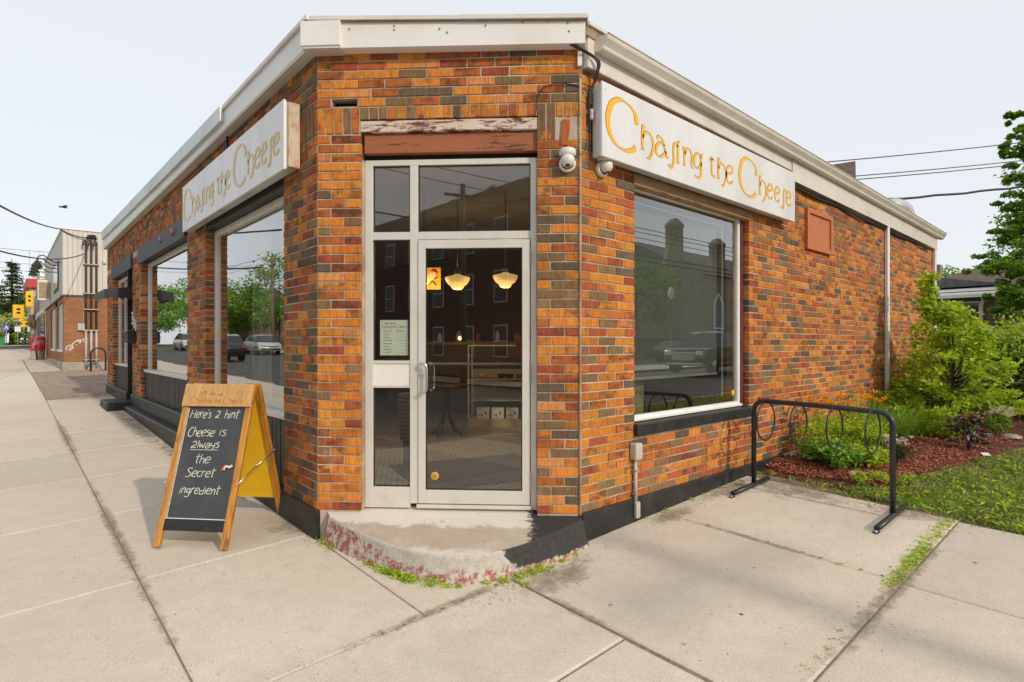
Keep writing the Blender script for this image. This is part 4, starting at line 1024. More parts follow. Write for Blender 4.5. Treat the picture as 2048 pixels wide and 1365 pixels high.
# chalk handwriting
H = {
 'H': ([[(0,0),(.12,1.6)],[(.75,0),(.85,1.6)],[(.05,.8),(.82,.85)]], 1.05),
 'e': ([[(.05,.5),(.6,.62),(.55,1.0),(.2,.95),(.02,.45),(.2,0),(.6,.12)]], .72),
 'r': ([[(.1,1.0),(.08,.0)],[(.09,.6),(.3,.98),(.55,.95)]], .58),
 "'": ([[(.1,1.6),(.05,1.3)]], .2),
 's': ([[(.55,.98),(.25,1.0),(.12,.75),(.5,.45),(.45,.05),(.1,.02)]], .66),
 'A': ([[(.1,1.05),(.45,1.3),(.7,1.0),(.55,.5),(.1,.1),(.2,-.1),(.5,.1),(.55,.0),(.8,-.05)]], .9),
 'a': ([[(.1,.85),(.4,1.05),(.62,.8),(.6,.05)],[(.6,.5),(.3,.6),(.05,.3),(.2,.0),(.55,.15)]], .75),
 'h': ([[(.12,1.6),(.05,0)],[(.08,.6),(.35,.95),(.55,.7),(.55,0)]], .7),
 'i': ([[(.12,1.0),(.08,0)],[(.14,1.35),(.15,1.3)]], .28),
 'n': ([[(.1,1.0),(.05,0)],[(.08,.6),(.35,1.0),(.55,.75),(.55,0)]], .7),
 't': ([[(.3,1.55),(.25,.1),(.4,0)],[(0,1.05),(.65,1.12)]], .62),
 'C': ([[(.75,1.4),(.4,1.6),(.05,1.0),(.1,.3),(.4,0),(.75,.15)]], .82),
 'w': ([[(.05,1.0),(.15,.05),(.38,.7),(.6,.05),(.8,1.0)]], .9),
 'l': ([[(.12,1.5),(.08,0)]], .28),
 'y': ([[(.05,1.0),(.1,.45),(.5,.5)],[(.6,1.0),(.5,0),(.25,-.5)]], .7),
 'S': ([[(.75,1.45),(.4,1.6),(.12,1.25),(.65,.6),(.5,.1),(.05,.1)]], .85),
 'c': ([[(.55,.9),(.2,.98),(.03,.45),(.25,.02),(.55,.12)]], .62),
 'g': ([[(.55,.9),(.2,1.0),(.05,.55),(.25,.25),(.55,.45)],[(.6,1.0),(.55,-.3),(.2,-.55),(-.05,-.35)]], .72),
 'd': ([[(.55,.6),(.25,.75),(.03,.35),(.2,.0),(.5,.15)],[(.62,1.5),(.55,0)]], .74),
 '.': ([[(.1,.05),(.13,.08)]], .9), ' ': ([], .75)}
def write(txt, x0, x1, zb, h, name='chalk_word'):
    tot = sum(H[c][1] for c in txt); sx = (x1-x0)/tot; x = x0
    m = MB()
    for c in txt:
        S, a = H[c]
        S2 = [[((q[0]*sx+.12*q[1]*h), q[1]*h+rng.uniform(-.0012,.0012)) for q in st] for st in S]
        if S2: strokes(m, S2, 1.0, 0.0012, .0054, -.0016, -.0002, x, zb+rng.uniform(-.005,.005), k=5)
        x += a*sx
    return m.build(name, MAT['chalk'], cb)
def zf(y): return HL*(1-(y-110)/(1205-110))
write("Here's A", -.225, .040, zf(350), .043); write('hint', .078, .205, zf(352), .046)
write('...', -.09, .03, zf(388), .04)
write('Cheese', -.215, .02, zf(478), .047); write('is', .06, .125, zf(474), .045)
write('Always'.replace('A','A'), -.165, .085, zf(555), .040); m = MB(); strokes(m, [[(-.165,0),(-.02,.002),(.075,.004)]], 1, 0, .0042, -.0016, -.0002, 0, zf(572)); m.build('chalk_underline', MAT['chalk'], cb)
write('the', -.105, .03, zf(660), .046)
write('Secret', -.16, .09, zf(750), .045)
write('ingredient', -.185, .16, zf(862), .042)
m = MB(); m.tube(cr([(.165,-.01,.60),(.185,-.02,.625),(.215,-.018,.62),(.235,-.015,.635)]), .010, 6); m.build('sticker_stem', MAT['white_plastic'], cb)
m = MB(); m.tube(cr([(.15,-.008,.585),(.145,-.008,.61),(.17,-.01,.63),(.195,-.012,.62)]), .008, 6); m.build('sticker_body', MAT['red'], cb)

# ================================================================ BIKE RACK
rk = E('bike_rack', (3.9,0,0), 0, 'black tubular bike rack with four hanging rings beside the garden', 'bike rack')
ya, yb = -.265, -1.50; zt = 1.02; zg = lambda y: g(3.9, y)
m = MB(); pts = [(0,ya,zg(ya)+.02),(0,ya,zt-.11)] + [(0, ya-.11*(1-math.cos(a)), zt-.11+.11*math.sin(a)) for a in (.26,.52,.79,1.05,1.31,1.57)] + [(0,(ya+yb)/2,zt-.005)] + [(0, yb+.11*(1-math.sin(a)), (zt-.02)-.11+.11*math.cos(a)) for a in (0,.26,.52,.79,1.05,1.31,1.57)] + [(0,yb,zg(yb)+.02)]
m.tube(pts, .0245, 14); m.build('frame_tube', MAT['black_metal'], rk)
for y in (ya, yb):
    m = MB(); z = g(3.9, y)+.03; m.tube([(-.47,y-.01,g(3.43,y)+.033),(.30,y-.01,g(4.2,y)+.033)], .0245, 12); f = m.build('foot_tube', MAT['black_metal'], rk)
    m = MB(); m.lathe([(0,.022),(.012,.02),(.014,.004),(.022,.003),(.022,0)], 8, Matrix.Translation((-.495,y-.01,g(3.4,y)+.002))); m.build('anchor_bolt', MAT['chrome'], f)
    part('anchor_tab', MAT['black_metal'], f, ((-.52,y-.03,g(3.4,y)),(-.45,y+.01,g(3.4,y)+.008)), r=.002)
for y in (-.385, -.705, -1.03, -1.345):
    m = MB(); m.tube([(.012+.195*math.sin(a), y-.004*math.sin(a), zt-.205+.195*math.cos(a)) for a in [2*PI*i/28 for i in range(28)]], .0085, 8, closed=True); m.build('ring', MAT['black_metal'], rk)

# ================================================================ INSIDE THE SHOP
def IL(s, d, z=.29): return (s*CS+d*CS, 1.5-s*CS+d*CS, z)
IR = -PI/4
def pendant(s, d, z, label):
    t = E('pendant_lamp', IL(s, d, z), 0, label, 'lamp', 'lit schoolhouse pendants inside the shop')
    m = MB(); m.lathe([(0,-.10),(.05,-.10),(.075,-.085),(.085,-.06),(.125,-.03),(.155,.015),(.165,.055),(.15,.062),(.06,.085),(.035,.10)], 20); m.build('opal_shade', MAT['lamp_glow'], t)
    m = MB(); m.lathe([(.036,.10),(.045,.14),(.02,.17),(.008,.18)], 12); m.tube([(0,0,.17),(0,0,3.6-z)], .006, 6); m.build('stem', MAT['oak_dark'], t)
    ld = bpy.data.lights.new('pendant_bulb', 'POINT'); ld.energy = 15; ld.color = (1,.62,.3); ld.shadow_soft_size = .12
    o = bpy.data.objects.new('pendant_bulb', ld); COL.objects.link(o); o.parent = t; o.location = (0,0,-.16)
pendant(.70, 2.9, 2.42, 'glowing cream pendant seen left of centre through the door glass')
pendant(1.33, 2.9, 2.44, 'glowing cream pendant seen at the right of the door glass')
pendant(.235, 3.0, 2.50, 'glowing cream pendant half hidden by the left stile of the door')
dc = E('display_case', IL(.62, 4.5), IR, 'glass display counter with shelves deep inside the shop', 'display case')
part('case_frame', MAT['grey_metal'], dc, ((0,0,.12),(.02,.02,1.30)), ((2.0,0,.12),(2.02,.02,1.30)), ((0.02,0,1.28),(2.0,.02,1.30)), ((0,.45,.12),(.02,.47,1.3)), r=.002)
part('base', MAT['light_wood'], dc, ((0,0,0),(2.02,.47,.12)))
part('shelf', MAT['light_wood'], dc, ((.03,.03,.40),(2.0,.44,.42))); part('shelf', MAT['light_wood'], dc, ((.03,.03,.74),(2.0,.44,.76))); part('back_panel', MAT['interior_light'], dc, ((.02,.45,.12),(2.0,.46,.9)))
for i in range(5):
    t = E('boxed_set', IL(.76+i*.235, 4.56, .412), IR, ['white boxed set at the left end of the row of boxes on the bottom shelf','second white boxed set from the left on the bottom shelf of the display case','third white boxed set from the left on the bottom shelf of the display case','fourth white boxed set from the left on the bottom shelf of the display case','white boxed set at the right end of the row, cut by the door stile'][i], 'box', 'white boxed sets in the display case')
    part('carton', MAT['white_plastic'], t, ((0,0,0),(.195,.12,.17)), r=.003)
    m = MB(); strokes(m, [[(.03,.04),(.06,.07),(.10,.03)],[(.06,.02),(.08,.08)],[(.11,.05),(.09,.02)]], 1, .008, .006, -.002, 0); m.build('printed_picture', MAT['flower_pink'] if 0 else MAT['red'], t)
    m = MB(); strokes(m, [[(.12,.11),(.14,.06)],[(.15,.11),(.14,.06)]], 1, .01, .01, -.002, 0); m.build('printed_picture', MAT['blue'], t)
    m = MB(); m.box((.02,-.002,.145),(.08,0,.155)); m.build('printed_title', MAT['ink_grey'], t)
dish = None
for i, (s_, mt) in enumerate(((.85,'light_wood'),(1.15,'dark'),(1.28,'dark'),(1.45,'oak_dark'),(1.6,'dark'))):
    m = MB(); m.lathe([(0,0),(.05,0),(.07,.05),(.06,.07),(0,.075)], 12, Matrix.Translation(IL(s_, 4.62, 1.055)))
    T(m.build('cheese_dish', MAT[mt]), ['pale dish at the left of the middle shelf in the display case','first dark dish right of the pale one in the display case','second dark dish in the display case','brown dish in the display case','last dark dish at the right in the display case'][i], 'dish', 'dishes on the middle shelf')
tb = E('cafe_table', IL(.44, 3.6), 0, 'small round dark cafe table inside behind the door', 'table')
m = MB(); m.lathe([(0,.735),(.30,.735),(.31,.725),(.30,.715),(0,.715)], 28); m.build('table_top', MAT['oak_dark'], tb)
for k in range(4):
    a = k*PI/2+.4; m = MB(); m.tube(cr([(.03*math.cos(a),.03*math.sin(a),.71),(.04*math.cos(a),.04*math.sin(a),.35),(.12*math.cos(a),.12*math.sin(a),.15),(.25*math.cos(a),.25*math.sin(a),.01)]), .012, 6); m.build('leg', MAT['black_metal'], tb)
bk = E('wicker_basket', IL(.42, 1.5), 0, 'tall brown wicker basket behind the sidelight glass', 'basket')
m = MB()
for i in range(12): m.tube([((.10+.035*i/12+.004*(j % 2))*math.cos(j*PI/12), (.10+.035*i/12+.004*(j % 2))*math.sin(j*PI/12), .30+i*.042) for j in range(24)], .022, 5, closed=True)
m.build('woven_body', M('wicker', (.30,.16,.08), .7, 0, 30, .3, .3), bk)
m = MB(); m.lathe([(0,0),(.09,0),(.09,.3),(0,.3)], 14); m.build('stand', MAT['oak_dark'], bk)
m = MB(); Mx = Matrix.Translation(IL(1.15,1.3,.292)) @ Matrix.Rotation(IR+.5, 4, 'Z'); m.rbox((-.75,-.55,0),(.75,.65,.012), .004, Mx); T(m.build('door_mat', MAT['mat_rug']), 'dark grey door mat lying askew on the tiles inside the door', 'mat')
part('wall_counter', MAT['oak_dark'], None, (IL(0,0,1.35), (6.9, 6.0, 1.42))) if 0 else None
ct = E('back_counter', IL(-1.2, 6.2), IR, 'long dark wooden back counter at the rear of the shop', 'counter')
part('counter_top', MAT['raw_wood'], ct, ((0,0,1.30),(4.2,.4,1.36))); part('front_panel', MAT['oak_dark'], ct, ((.02,.04,0),(4.18,.08,1.30)))
for i, (s_, z_, c_) in enumerate(((.25,1.62,'lamp_small'),(1.9,1.64,'lamp_small'),(2.05,1.64,'lamp_small'))):
    m = MB(); m.lathe([(0,0),(.03,.02),(.035,.05),(.02,.08),(0,.085)], 10, Matrix.Translation(IL(s_, 6.1, z_+.05))); T(m.build('counter_lamp', MAT[c_]), ['small orange lamp at the left of the back counter','small warm lamp right of centre on the back counter','small warm lamp at the right end of the pair on the back counter'][i], 'lamp')
for i in range(9):
    m = MB(); r_ = .045+.02*(i % 3 == 0); h_ = .16+.05*(i % 2); m.lathe([(0,0),(r_,0),(r_,h_*.7),(r_*.5,h_*.85),(r_*.5,h_),(0,h_)], 10, Matrix.Translation(IL(-.9+i*.37, 6.3, .29+1.362)))
    T(m.build('jar', MAT[('stucco','orange_panel','white_plastic')[i % 3]]), ['tan','terracotta','white'][i % 3]+' jar on the rear counter, number '+['one','two','three','four','five','six','seven','eight','nine'][i]+' from its left end', 'jar', 'jars on the rear counter')
pc = E('wall_picture', IL(.165, 3.4, 2.37), IR, 'colourful abstract print with red and yellow hanging at the upper left of the door glass', 'picture')
part('canvas', MAT['yellow'], pc, ((0,0,0),(.22,.02,.31))); 
m = MB(); strokes(m, [[(.05,.06),(.10,.12),(.16,.06)],[(.04,.20),(.09,.17),(.07,.11)],[(.18,.18),(.13,.14)]], 1, .015, .015, -.003, 0); m.build('painted_shape', MAT['oak_dark'], pc)
m = MB(); m.lathe([(0,.004),(.05,.003),(.052,0)], 14, Matrix.Translation((.13,0,.24)) @ Matrix.Rotation(PI/2, 4, 'X')); m.build('painted_shape', MAT['red'], pc)
bg_ = E('hanging_bag', IL(1.60, 2.2, 1.48), IR, 'orange bag hanging at the right edge inside the door', 'bag')
m = MB(); m.prism([(-.10,.14),(.12,.13),(.12,.02),(.07,-.01),(.06,-.11),(.01,-.02),(-.04,-.08),(-.06,0),(-.1,.0)], 1, 0, .06); m.build('bag_body', M('orange_cloth', (.60,.10,.02), .7), bg_)
m = MB(); m.tube(cr([(-.05,.03,.13),(-.02,.03,.24),(.01,.03,.27),(.04,.03,.24),(.07,.03,.13)]), .012, 6); m.build('handle', M('orange_cloth_strap', (.55,.09,.02), .7), bg_)
# menu sheet taped inside the sidelight
mn = E('menu_sheet', CW(.483, .118, 1.508), IR, 'pale printed price list in the narrow glass left of the door', 'notice')
part('sheet', MAT['paper'], mn, ((0,-.004,0),(.234,-.001,.292)), r=.0005)
m = MB(); 
for c, x in CHAS: strokes(m, U[c], .168*.056, .0008, .0012, -.006, -.004, .015+(x-1.62)*.056, .232, 0)
m.build('heading', MAT['ink_tan'], mn)
m = MB(); mouse_m = m
for (cx, s) in ((.055,.010),(.088,.009),(.118,.010)): mouse(cx, .262, s)
for q in range(len(m.v)): m.v[q] = (m.v[q][0], m.v[q][1]+.028, m.v[q][2])
m.build('mouse_drawing', MAT['ink_grey'], mn)
m = MB()
for i in range(7):
    z = .172-i*.0252; L_ = [.05,.052,.08,.068,.036,.058,.05][i]
    m.box((.032,-.0055,z),(.032+L_,-.004,z+.005)); m.box((.178,-.0055,z),(.186,-.004,z+.006)); m.box((.203,-.0055,z),(.211,-.004,z+.006))
for z in (.205,.192): m.box((.034,-.0055,z),(.042,-.004,z+.008)); m.box((.05,-.0055,z+.002),(.105,-.004,z+.005)); m.box((.14,-.0055,z),(.148,-.004,z+.008)); m.box((.155,-.0055,z+.002),(.20,-.004,z+.005))
m.build('price_line', MAT['ink_tan'], mn)
# sheer curtains in the front windows, screen blind in the side window
def curtain(name, y0, y1, z0, z1, x, label, group):
    V = []; F = []; n = int((y1-y0)/.03)
    for i in range(n+1):
        y = y0+(y1-y0)*i/n; dx = .025*math.sin(y*21)+.012*math.sin(y*47+1)
        V += [(x+dx, y, z0), (x+dx*.6, y, z1)]
    F = [(2*i, 2*i+2, 2*i+3, 2*i+1) for i in range(n)]
    T(npmesh(name, V, F, MAT['sheer'], smooth=True), label, 'curtain', group)
curtain('sheer_curtain', 2.9, 3.25, .95, 2.95, .34, 'sheer curtain at the near side of the big front window', 'sheer curtains in the front windows')
curtain('sheer_curtain', 3.55, 4.25, .95, 2.95, .34, 'wide sheer curtain in the middle of the big front window', 'sheer curtains in the front windows')
curtain('sheer_curtain', 7.4, 8.4, 1.15, 3.0, .34, 'sheer curtain in the second front window', 'sheer curtains in the front windows')
bl = E('screen_blind', (2.26,.22,0), 0, 'grey roller blind lowered most of the way in the side window', 'blind')
part('blind_cloth', MAT['blind'], bl, ((0,0,1.29),(1.78,.004,3.0)), r=.0005); part('hem_bar', MAT['grey_metal'], bl, ((0,-.008,1.262),(1.78,.012,1.289)), r=.003)
ls = E('light_strip', (0,.16,0), 0, 'thin pale strip edging the inside of the side window', 'trim')
part('vertical_strip', MAT['lamp_glow'] if 0 else MAT['white_plastic'], ls, ((4.03,-.006,1.02),(4.048,.006,2.90)), r=.002); part('top_strip', MAT['white_plastic'], ls, ((2.35,-.006,2.90),(4.04,.006,2.915)), r=.002)
st_ = E('window_stool', (3.05,.75,.29), .3, 'dark stool standing inside under the side window blind', 'stool')
m = MB(); m.lathe([(0,.70),(.2,.70),(.22,.72),(.2,.75),(0,.76)], 16); m.build('seat', MAT['black_plastic'], st_)
for k in range(4):
    a = k*PI/2; m = MB(); m.tube([(.12*math.cos(a),.12*math.sin(a),.70),(.22*math.cos(a),.22*math.sin(a),0)], .014, 6); m.build('leg', MAT['black_metal'], st_)
m = MB(); m.rbox((2.35,.35,.29),(2.85,.9,1.22), .006); T(m.build('display_plinth', MAT['light_wood']), 'pale wooden plinth inside the side window below the blind', 'plinth')
# ================================================================ PLANTS
R = np.random.default_rng(11)
def leafmesh(name, C, size, mat, parent=None, aspect=.5, up=.35, jit=.35, tone=None, droop=None, kind=None, fold=.18):
    "one folded leaf (two triangles) per centre"
    C = np.asarray(C, float); n = len(C)
    d = R.normal(size=(n,3)); d[:,2] *= .6
    if droop is not None: d[:,2] -= droop
    d /= np.linalg.norm(d, axis=1)[:,None]
    nn = R.normal(size=(n,3)); nn[:,2] = np.abs(nn[:,2])+up*3; nn -= (nn*d).sum(1)[:,None]*d; nn /= np.linalg.norm(nn, axis=1)[:,None]
    s = np.cross(d, nn); L = size*(1+jit*R.uniform(-1,1,n))[:,None]; W = L*aspect*.5
    a = C-d*L*.5; b = C+s*W+nn*L*fold*.5; c = C+d*L*.5; e = C-s*W+nn*L*fold*.5
    V = np.stack([a,b,c,e],1).reshape(-1,3); i = np.arange(n)[:,None]*4
    F = np.concatenate([i+np.array([[0,1,2]]), i+np.array([[0,2,3]])])
    t = R.uniform(0,1,n) if tone is None else tone
    return npmesh(name, V, F, mat, parent, tone=np.repeat(t, 4), kind=kind)
def fill(blobs, per, shell=.55):
    "points in ellipsoid blobs (x,y,z,rx,ry,rz), denser toward the skin"
    P = []
    for b in blobs:
        n = int(per*(b[3]*b[4]*b[5])**(.62)) if per > 0 else int(-per)
        v = R.normal(size=(n,3)); v /= np.linalg.norm(v, axis=1)[:,None]; r = R.uniform(shell**3, 1, n)**(1/3)
        r *= 1+.12*R.normal(size=n)
        P.append(np.array(b[:3])+v*r[:,None]*np.array(b[3:6]))
    return np.concatenate(P)
def clumps(c, rad, n, size):
    "n small leaf clumps spread through an ellipsoid"
    v = R.normal(size=(n,3)); v /= np.linalg.norm(v, axis=1)[:,None]; r = R.uniform(.15, 1, n)**(1/2.2)
    p = np.array(c)+v*r[:,None]*np.array(rad)
    s = size*R.uniform(.6, 1.35, n)
    return np.column_stack([p, s, s, s*.62])
def tree(label, base, h, crown_c, crown_r, ncl, clsz, per, lsize, mat, group=None, trunk_r=.16, name='tree', cat='tree', limbs=14, z0=None):
    t = E(name, base, 0, label, cat, group)
    bl = clumps(np.array(crown_c)-np.array(base), crown_r, ncl, clsz)
    P = fill(bl, per, .3)
    leafmesh('crown', P, lsize, mat, t, .62)
    m = MB(); cc = Vector(crown_c)-Vector(base); topz = cc.z+crown_r[2]*.5
    pts = [(0,0,-.1),(.03*h*.1,.02,h*.2),(cc.x*.5,cc.y*.5,cc.z*.75),(cc.x,cc.y,topz)]
    P2 = cr(pts, 4); m.tube(P2, [trunk_r*(1-.85*i/(len(P2)-1)) for i in range(len(P2))], 8)
    for i in range(min(limbs, ncl)):
        b = bl[i]; q = P2[rng.randrange(len(P2)//3, len(P2)-1)]
        e = Vector(b[:3]); s_ = Vector(q); mid = s_.lerp(e, .5)+Vector((0,0,.06*h)); m.tube(cr([tuple(s_), tuple(mid), tuple(e)], 4), [trunk_r*.4*(1-.85*k/8) for k in range(9)], 5)
    m.build('trunk', MAT['bark'], t); return t
def G3(x, y, dz=0): return (x, y, g(x, y)+dz)

# ---- garden bed: mulch mound, chips, lawn edge
def bedf(x, y):
    e = min(1, max(0, (x-4.55)/.35)) * min(1, max(0, (y-bed_edge(x))/.25))
    return g(x, y)+.05*e+.02*math.sin(x*3.1)*math.cos(y*4.3)*e
def bed_edge(x): return -1.08-.12*(x-4.4) if x < 5.6 else -1.224-.17*(x-5.6) if x < 12 else -2.2
m_x = lin(4.50, 13.5, 60); m_y = lin(-2.2, .02, 24)
V = []; F = []
for y in m_y:
    for x in m_x: V.append((x, y, bedf(x, y)-.012 if y > bed_edge(x)-.03 and x > 4.6 else g(x, y)-.06))
n = len(m_x)
F = [(j*n+i, j*n+i+1, (j+1)*n+i+1, (j+1)*n+i) for j in range(len(m_y)-1) for i in range(n-1)]
T(npmesh('mulch_bed', V, F, MAT['mulch_base'], smooth=True), kind='structure')
def chips(N, fx):
    P = []
    while len(P) < N:
        x = 4.55+R.exponential(2.2); y = R.uniform(-2.1, 0)
        if x < 12 and y > bed_edge(x)+R.normal()*.04 and x > 4.62+.25*abs(y+.3): P.append((x, y, bedf(x, y)+R.uniform(-.004, .014)))
    return np.array(P)
C = chips(15000, None); n = len(C)
a = R.uniform(0, 2*PI, n); L = R.uniform(.012, .038, n); W = R.uniform(.004, .009, n); tl = R.normal(0, .35, n)
d = np.column_stack([np.cos(a)*np.cos(tl), np.sin(a)*np.cos(tl), np.sin(tl)]); s_ = np.column_stack([-np.sin(a), np.cos(a), R.normal(0,.4,n)])
u = np.cross(d, s_); u /= np.linalg.norm(u, axis=1)[:,None]; th = .0035
V = np.stack([C-d*L[:,None]*.5-s_*W[:,None], C+d*L[:,None]*.5-s_*W[:,None]*.6, C+d*L[:,None]*.5+s_*W[:,None]*.6, C-d*L[:,None]*.5+s_*W[:,None], C+u*th*1.8], 1).reshape(-1,3)
i = np.arange(n)[:,None]*5
F = np.concatenate([i+np.array([[q, (q+1) % 4, 4]]) for q in range(4)])
npmesh('mulch_chips', V, F, MAT['mulch'], tone=np.repeat(R.uniform(0,1,n)**1.4, 5), kind='stuff')
def blades(name, P, h, w, mat=MAT['grass'], lean=.5, tone=None, parent=None, kind='stuff', seg=3):
    n = len(P); P = np.asarray(P, float); a = R.uniform(0, 2*PI, n); H = h*R.uniform(.5, 1.4, n); ln = lean*R.uniform(.3, 1.6, n)*H
    dr = np.column_stack([np.cos(a), np.sin(a), np.zeros(n)]); sd = np.column_stack([-np.sin(a), np.cos(a), np.zeros(n)])
    rows = []
    for k in range(seg+1):
        t = k/seg; z = H*(t-.25*t*t*ln/np.maximum(H,1e-4)); c = P+dr*(ln*t*t)[:,None]; c[:,2] += z; ww = w*(1-t)**.7*.5+.0002
        rows += [c-sd*ww, c+sd*ww]
    V = np.stack(rows, 1).reshape(-1,3); m_ = 2*(seg+1); i = np.arange(n)[:,None]*m_
    F = np.concatenate([i+np.array([[2*k, 2*k+1, 2*k+3, 2*k+2]]) for k in range(seg)])
    return npmesh(name, V, F, mat, parent, tone=np.repeat(R.uniform(0,1,n) if tone is None else tone, m_), kind=kind)
# lawn, thinning to bare soil by the slabs
P = []
while len(P) < 34000:
    x = 4.12+R.exponential(1.9); y = R.uniform(-3.0, -.35)
    if x > 12: continue
    e = bed_edge(x)+.05*math.sin(x*7)
    if y > e-.05 and x > 4.62: continue
    dens = min(1, .07+.95*max(0, (-y-1.05-.25*math.sin(x*5)))/1.0)*(.12+.88*(.5+.5*math.sin(x*11.1+2.2*math.sin(y*9))*math.sin(y*13+2*math.sin(x*8)))**1.5)
    if x < 4.34+.09*math.sin(y*9): dens *= .12
    if R.random() < dens: P.append((x, y, g(x, y)-.03))
blades('lawn_grass', P, .055, .012, lean=1.5)
Q = [P[i] for i in range(0, len(P), 7)]
leafmesh('lawn_weeds', [(x, y, z+R.uniform(.0,.05)) for x, y, z in Q], .062, MAT['leaf_bright'], None, .24, .5, .6, kind='stuff')
P = [(x, y, g(x, y)-.03) for x, y in zip(R.uniform(4.2, 22, 14000), R.uniform(-5.0, -2.6, 14000))]
blades('lawn_grass', P, .09, .014, lean=.8)
sheet('soil', lin(4.22, 13, 10), [-3.1,-2,-1.2,-.5,.0], -.034, MAT['dirt'])
# dirt washed along the edge of the slabs
V = []; F = []
def patch(cx, cy, rx, ry, rot=0):
    V = [(cx, cy, g(cx, cy)+.0045)]; t_ = [.62]
    for k in range(1, 5):
        for i in range(24):
            a = 2*PI*i/24; q = k/4; x = rx*q*math.cos(a); y = ry*q*math.sin(a); X_ = cx+x*math.cos(rot)-y*math.sin(rot); Y_ = cy+x*math.sin(rot)+y*math.cos(rot)
            V.append((X_, Y_, g(X_, Y_)+.0045)); t_.append(.62*(1-q**1.5))
    F = [(0, 1+i, 1+(i+1) % 24) for i in range(24)]
    for k in range(3):
        for i in range(24): p_, q_ = 1+k*24+i, 1+k*24+(i+1) % 24; F += [(p_, p_+24, q_+24), (p_, q_+24, q_)]
    return npmesh('soil_patch', V, F, MAT['soilfade'], tone=t_, kind='structure')
def blobpts(cx, cy, rx, ry, n=26, seed=0, rot=0):
    q = random.Random(seed); o = []
    for i in range(n):
        a = 2*PI*i/n; k = 1+.18*math.sin(3*a+seed)+.12*q.uniform(-1,1); x = rx*k*math.cos(a); y = ry*k*math.sin(a)
        o.append((cx+x*math.cos(rot)-y*math.sin(rot), cy+x*math.sin(rot)+y*math.cos(rot)))
    return o
for q_ in ((4.1,-.6,.45,.75,0),(4.15,-1.6,.3,.5,0),(.0,1.95,.32,.45,.2),(.1,1.55,.25,.2,0),(.95,-.30,.5,.22,.1),(2.55,-.16,.45,.16,0),(3.6,-.12,.7,.16,0),(-.25,8.5,.25,3.2,0),(-.2,5.2,.2,2.0,0),(-1.2,2.6,.07,2.8,0),(-1.2,8,.09,3,0),(.1,-.1,1.0,.07,0),(.69,-.7,.06,.6,0),(2.56,-1.0,.06,1.0,0),(2.5,-1.9,1.9,.09,0),(-.3,13.0,.9,.4,0)): patch(*q_)
# weeds: low leafy tufts
def weed(pts, n, h, name='weeds', mat='leaf_bright', spread=.05):
    P = []
    for (x, y, k) in pts:
        m_ = int(n*k); xs = x+R.normal(0, spread*k**.5, m_); ys = y+R.normal(0, spread*k**.5, m_)
        P += [(a, b, g(a, b)-.004+R.uniform(0, h*k)) for a, b in zip(xs, ys)]
    return leafmesh(name, P, .022, MAT[mat], None, .45, .2, kind='stuff')
W_ = [(.02,1.36,1.2),(.0,1.22,.5)] + [(.08-.005*i+.02*i, .78-.055*i, .55) for i in range(9)] + [(.24,.20,1.0),(.30,.12,.4),(.36,.06,.3),(.52,-.03,.4),(.62,-.09,.7),(.74,-.12,.8),(.84,-.14,.9),(.93,-.15,.8),(1.02,-.15,.3),(1.15,-.14,.35),(1.3,-.13,.25),(.7,-.22,.4)]
weed(W_, 130, .045, spread=.032); weed([(.10-.002*i+.012*i, .60-.045*i, .8) for i in range(7)], 120, .05, spread=.025)
weed([(2.33,-.05,.35),(2.62,-.06,.5),(3.05,-.05,.6),(3.3,-.05,.35),(3.6,-.04,.3),(3.95,-.07,.5),(2.5,-.1,.3),(4.35,-.1,.9),(4.5,-.2,.8)], 60, .05, spread=.03)
weed([(-.03,2.05,.3),(.0,1.75,.4),(-.2,11.8,4.5),(-.12,3.0,.3),(-.18,5.2,.25),(-.18,7.2,.2),(-.2,8.6,.2)], 60, .045, spread=.035)
J = [(4.15-.12*i, -1.84-.01*math.sin(i*2), .9 if i < 11 else .25) for i in range(26)]
weed(J, 60, .018, spread=.03); weed([(3.3-.05*i, -1.86, .9) for i in range(18)], 40, .02, spread=.03)
weed([(2.58+.0*i, -1.0-.13*i, .3) for i in range(7)] + [(2.56,-.5,.25)], 40, .02, spread=.012)
weed([(.55-.14*i, -.10, .22) for i in range(7)], 45, .012, spread=.012)
weed([(4.4+R.uniform(0,.6), -1.0-R.uniform(0,.8), .8) for _ in range(26)], 45, .035, mat='leaf_mid', spread=.05)
weed([(21.5/21.5*-.1, 23.55, 6)], 60, .08, spread=.05)
# litter of twigs, seed husks and grit on the slabs
P = []
for (x, y, sx, sy, n) in ((.15,2.1,.22,.35,420),(.05,1.7,.15,.25,200),(.75,-.2,.35,.07,420),(2.6,-.12,.5,.07,200),(3.6,-.1,.5,.08,200),(0,0,2.2,2.2,160),(3,-1,1,.8,160),(-1.2,1.2,.03,2.5,200),(1.0,-1.88,1.6,.025,260),(4.05,-.9,.12,.6,500),(0,-.1,.7,.015,200)):
    a = x+R.normal(0, sx, n); b = y+R.normal(0, sy, n); P += [(p, q, g(p, q)+.005) for p, q in zip(a, b) if not (q > -.02 and p > 1.5) and p < 4.4 and not (p > .02 and q > .05 and p+q < 9 and q < 1.4)]
leafmesh('litter', P, .010, MAT['fluff'], None, .4, 1.5, .7, kind='stuff')

P = []
for _ in range(5200):
    x = R.uniform(-2.8, 4.2); y = R.uniform(-3.2, 9)
    if (x > 0 and y > 0 and x+y > 0) or x+y > 30: continue
    P.append((x, y, g(x, y)+.002))
leafmesh('grit', P, .0075, MAT['fluff'], None, .7, 2.5, .7, kind='stuff')
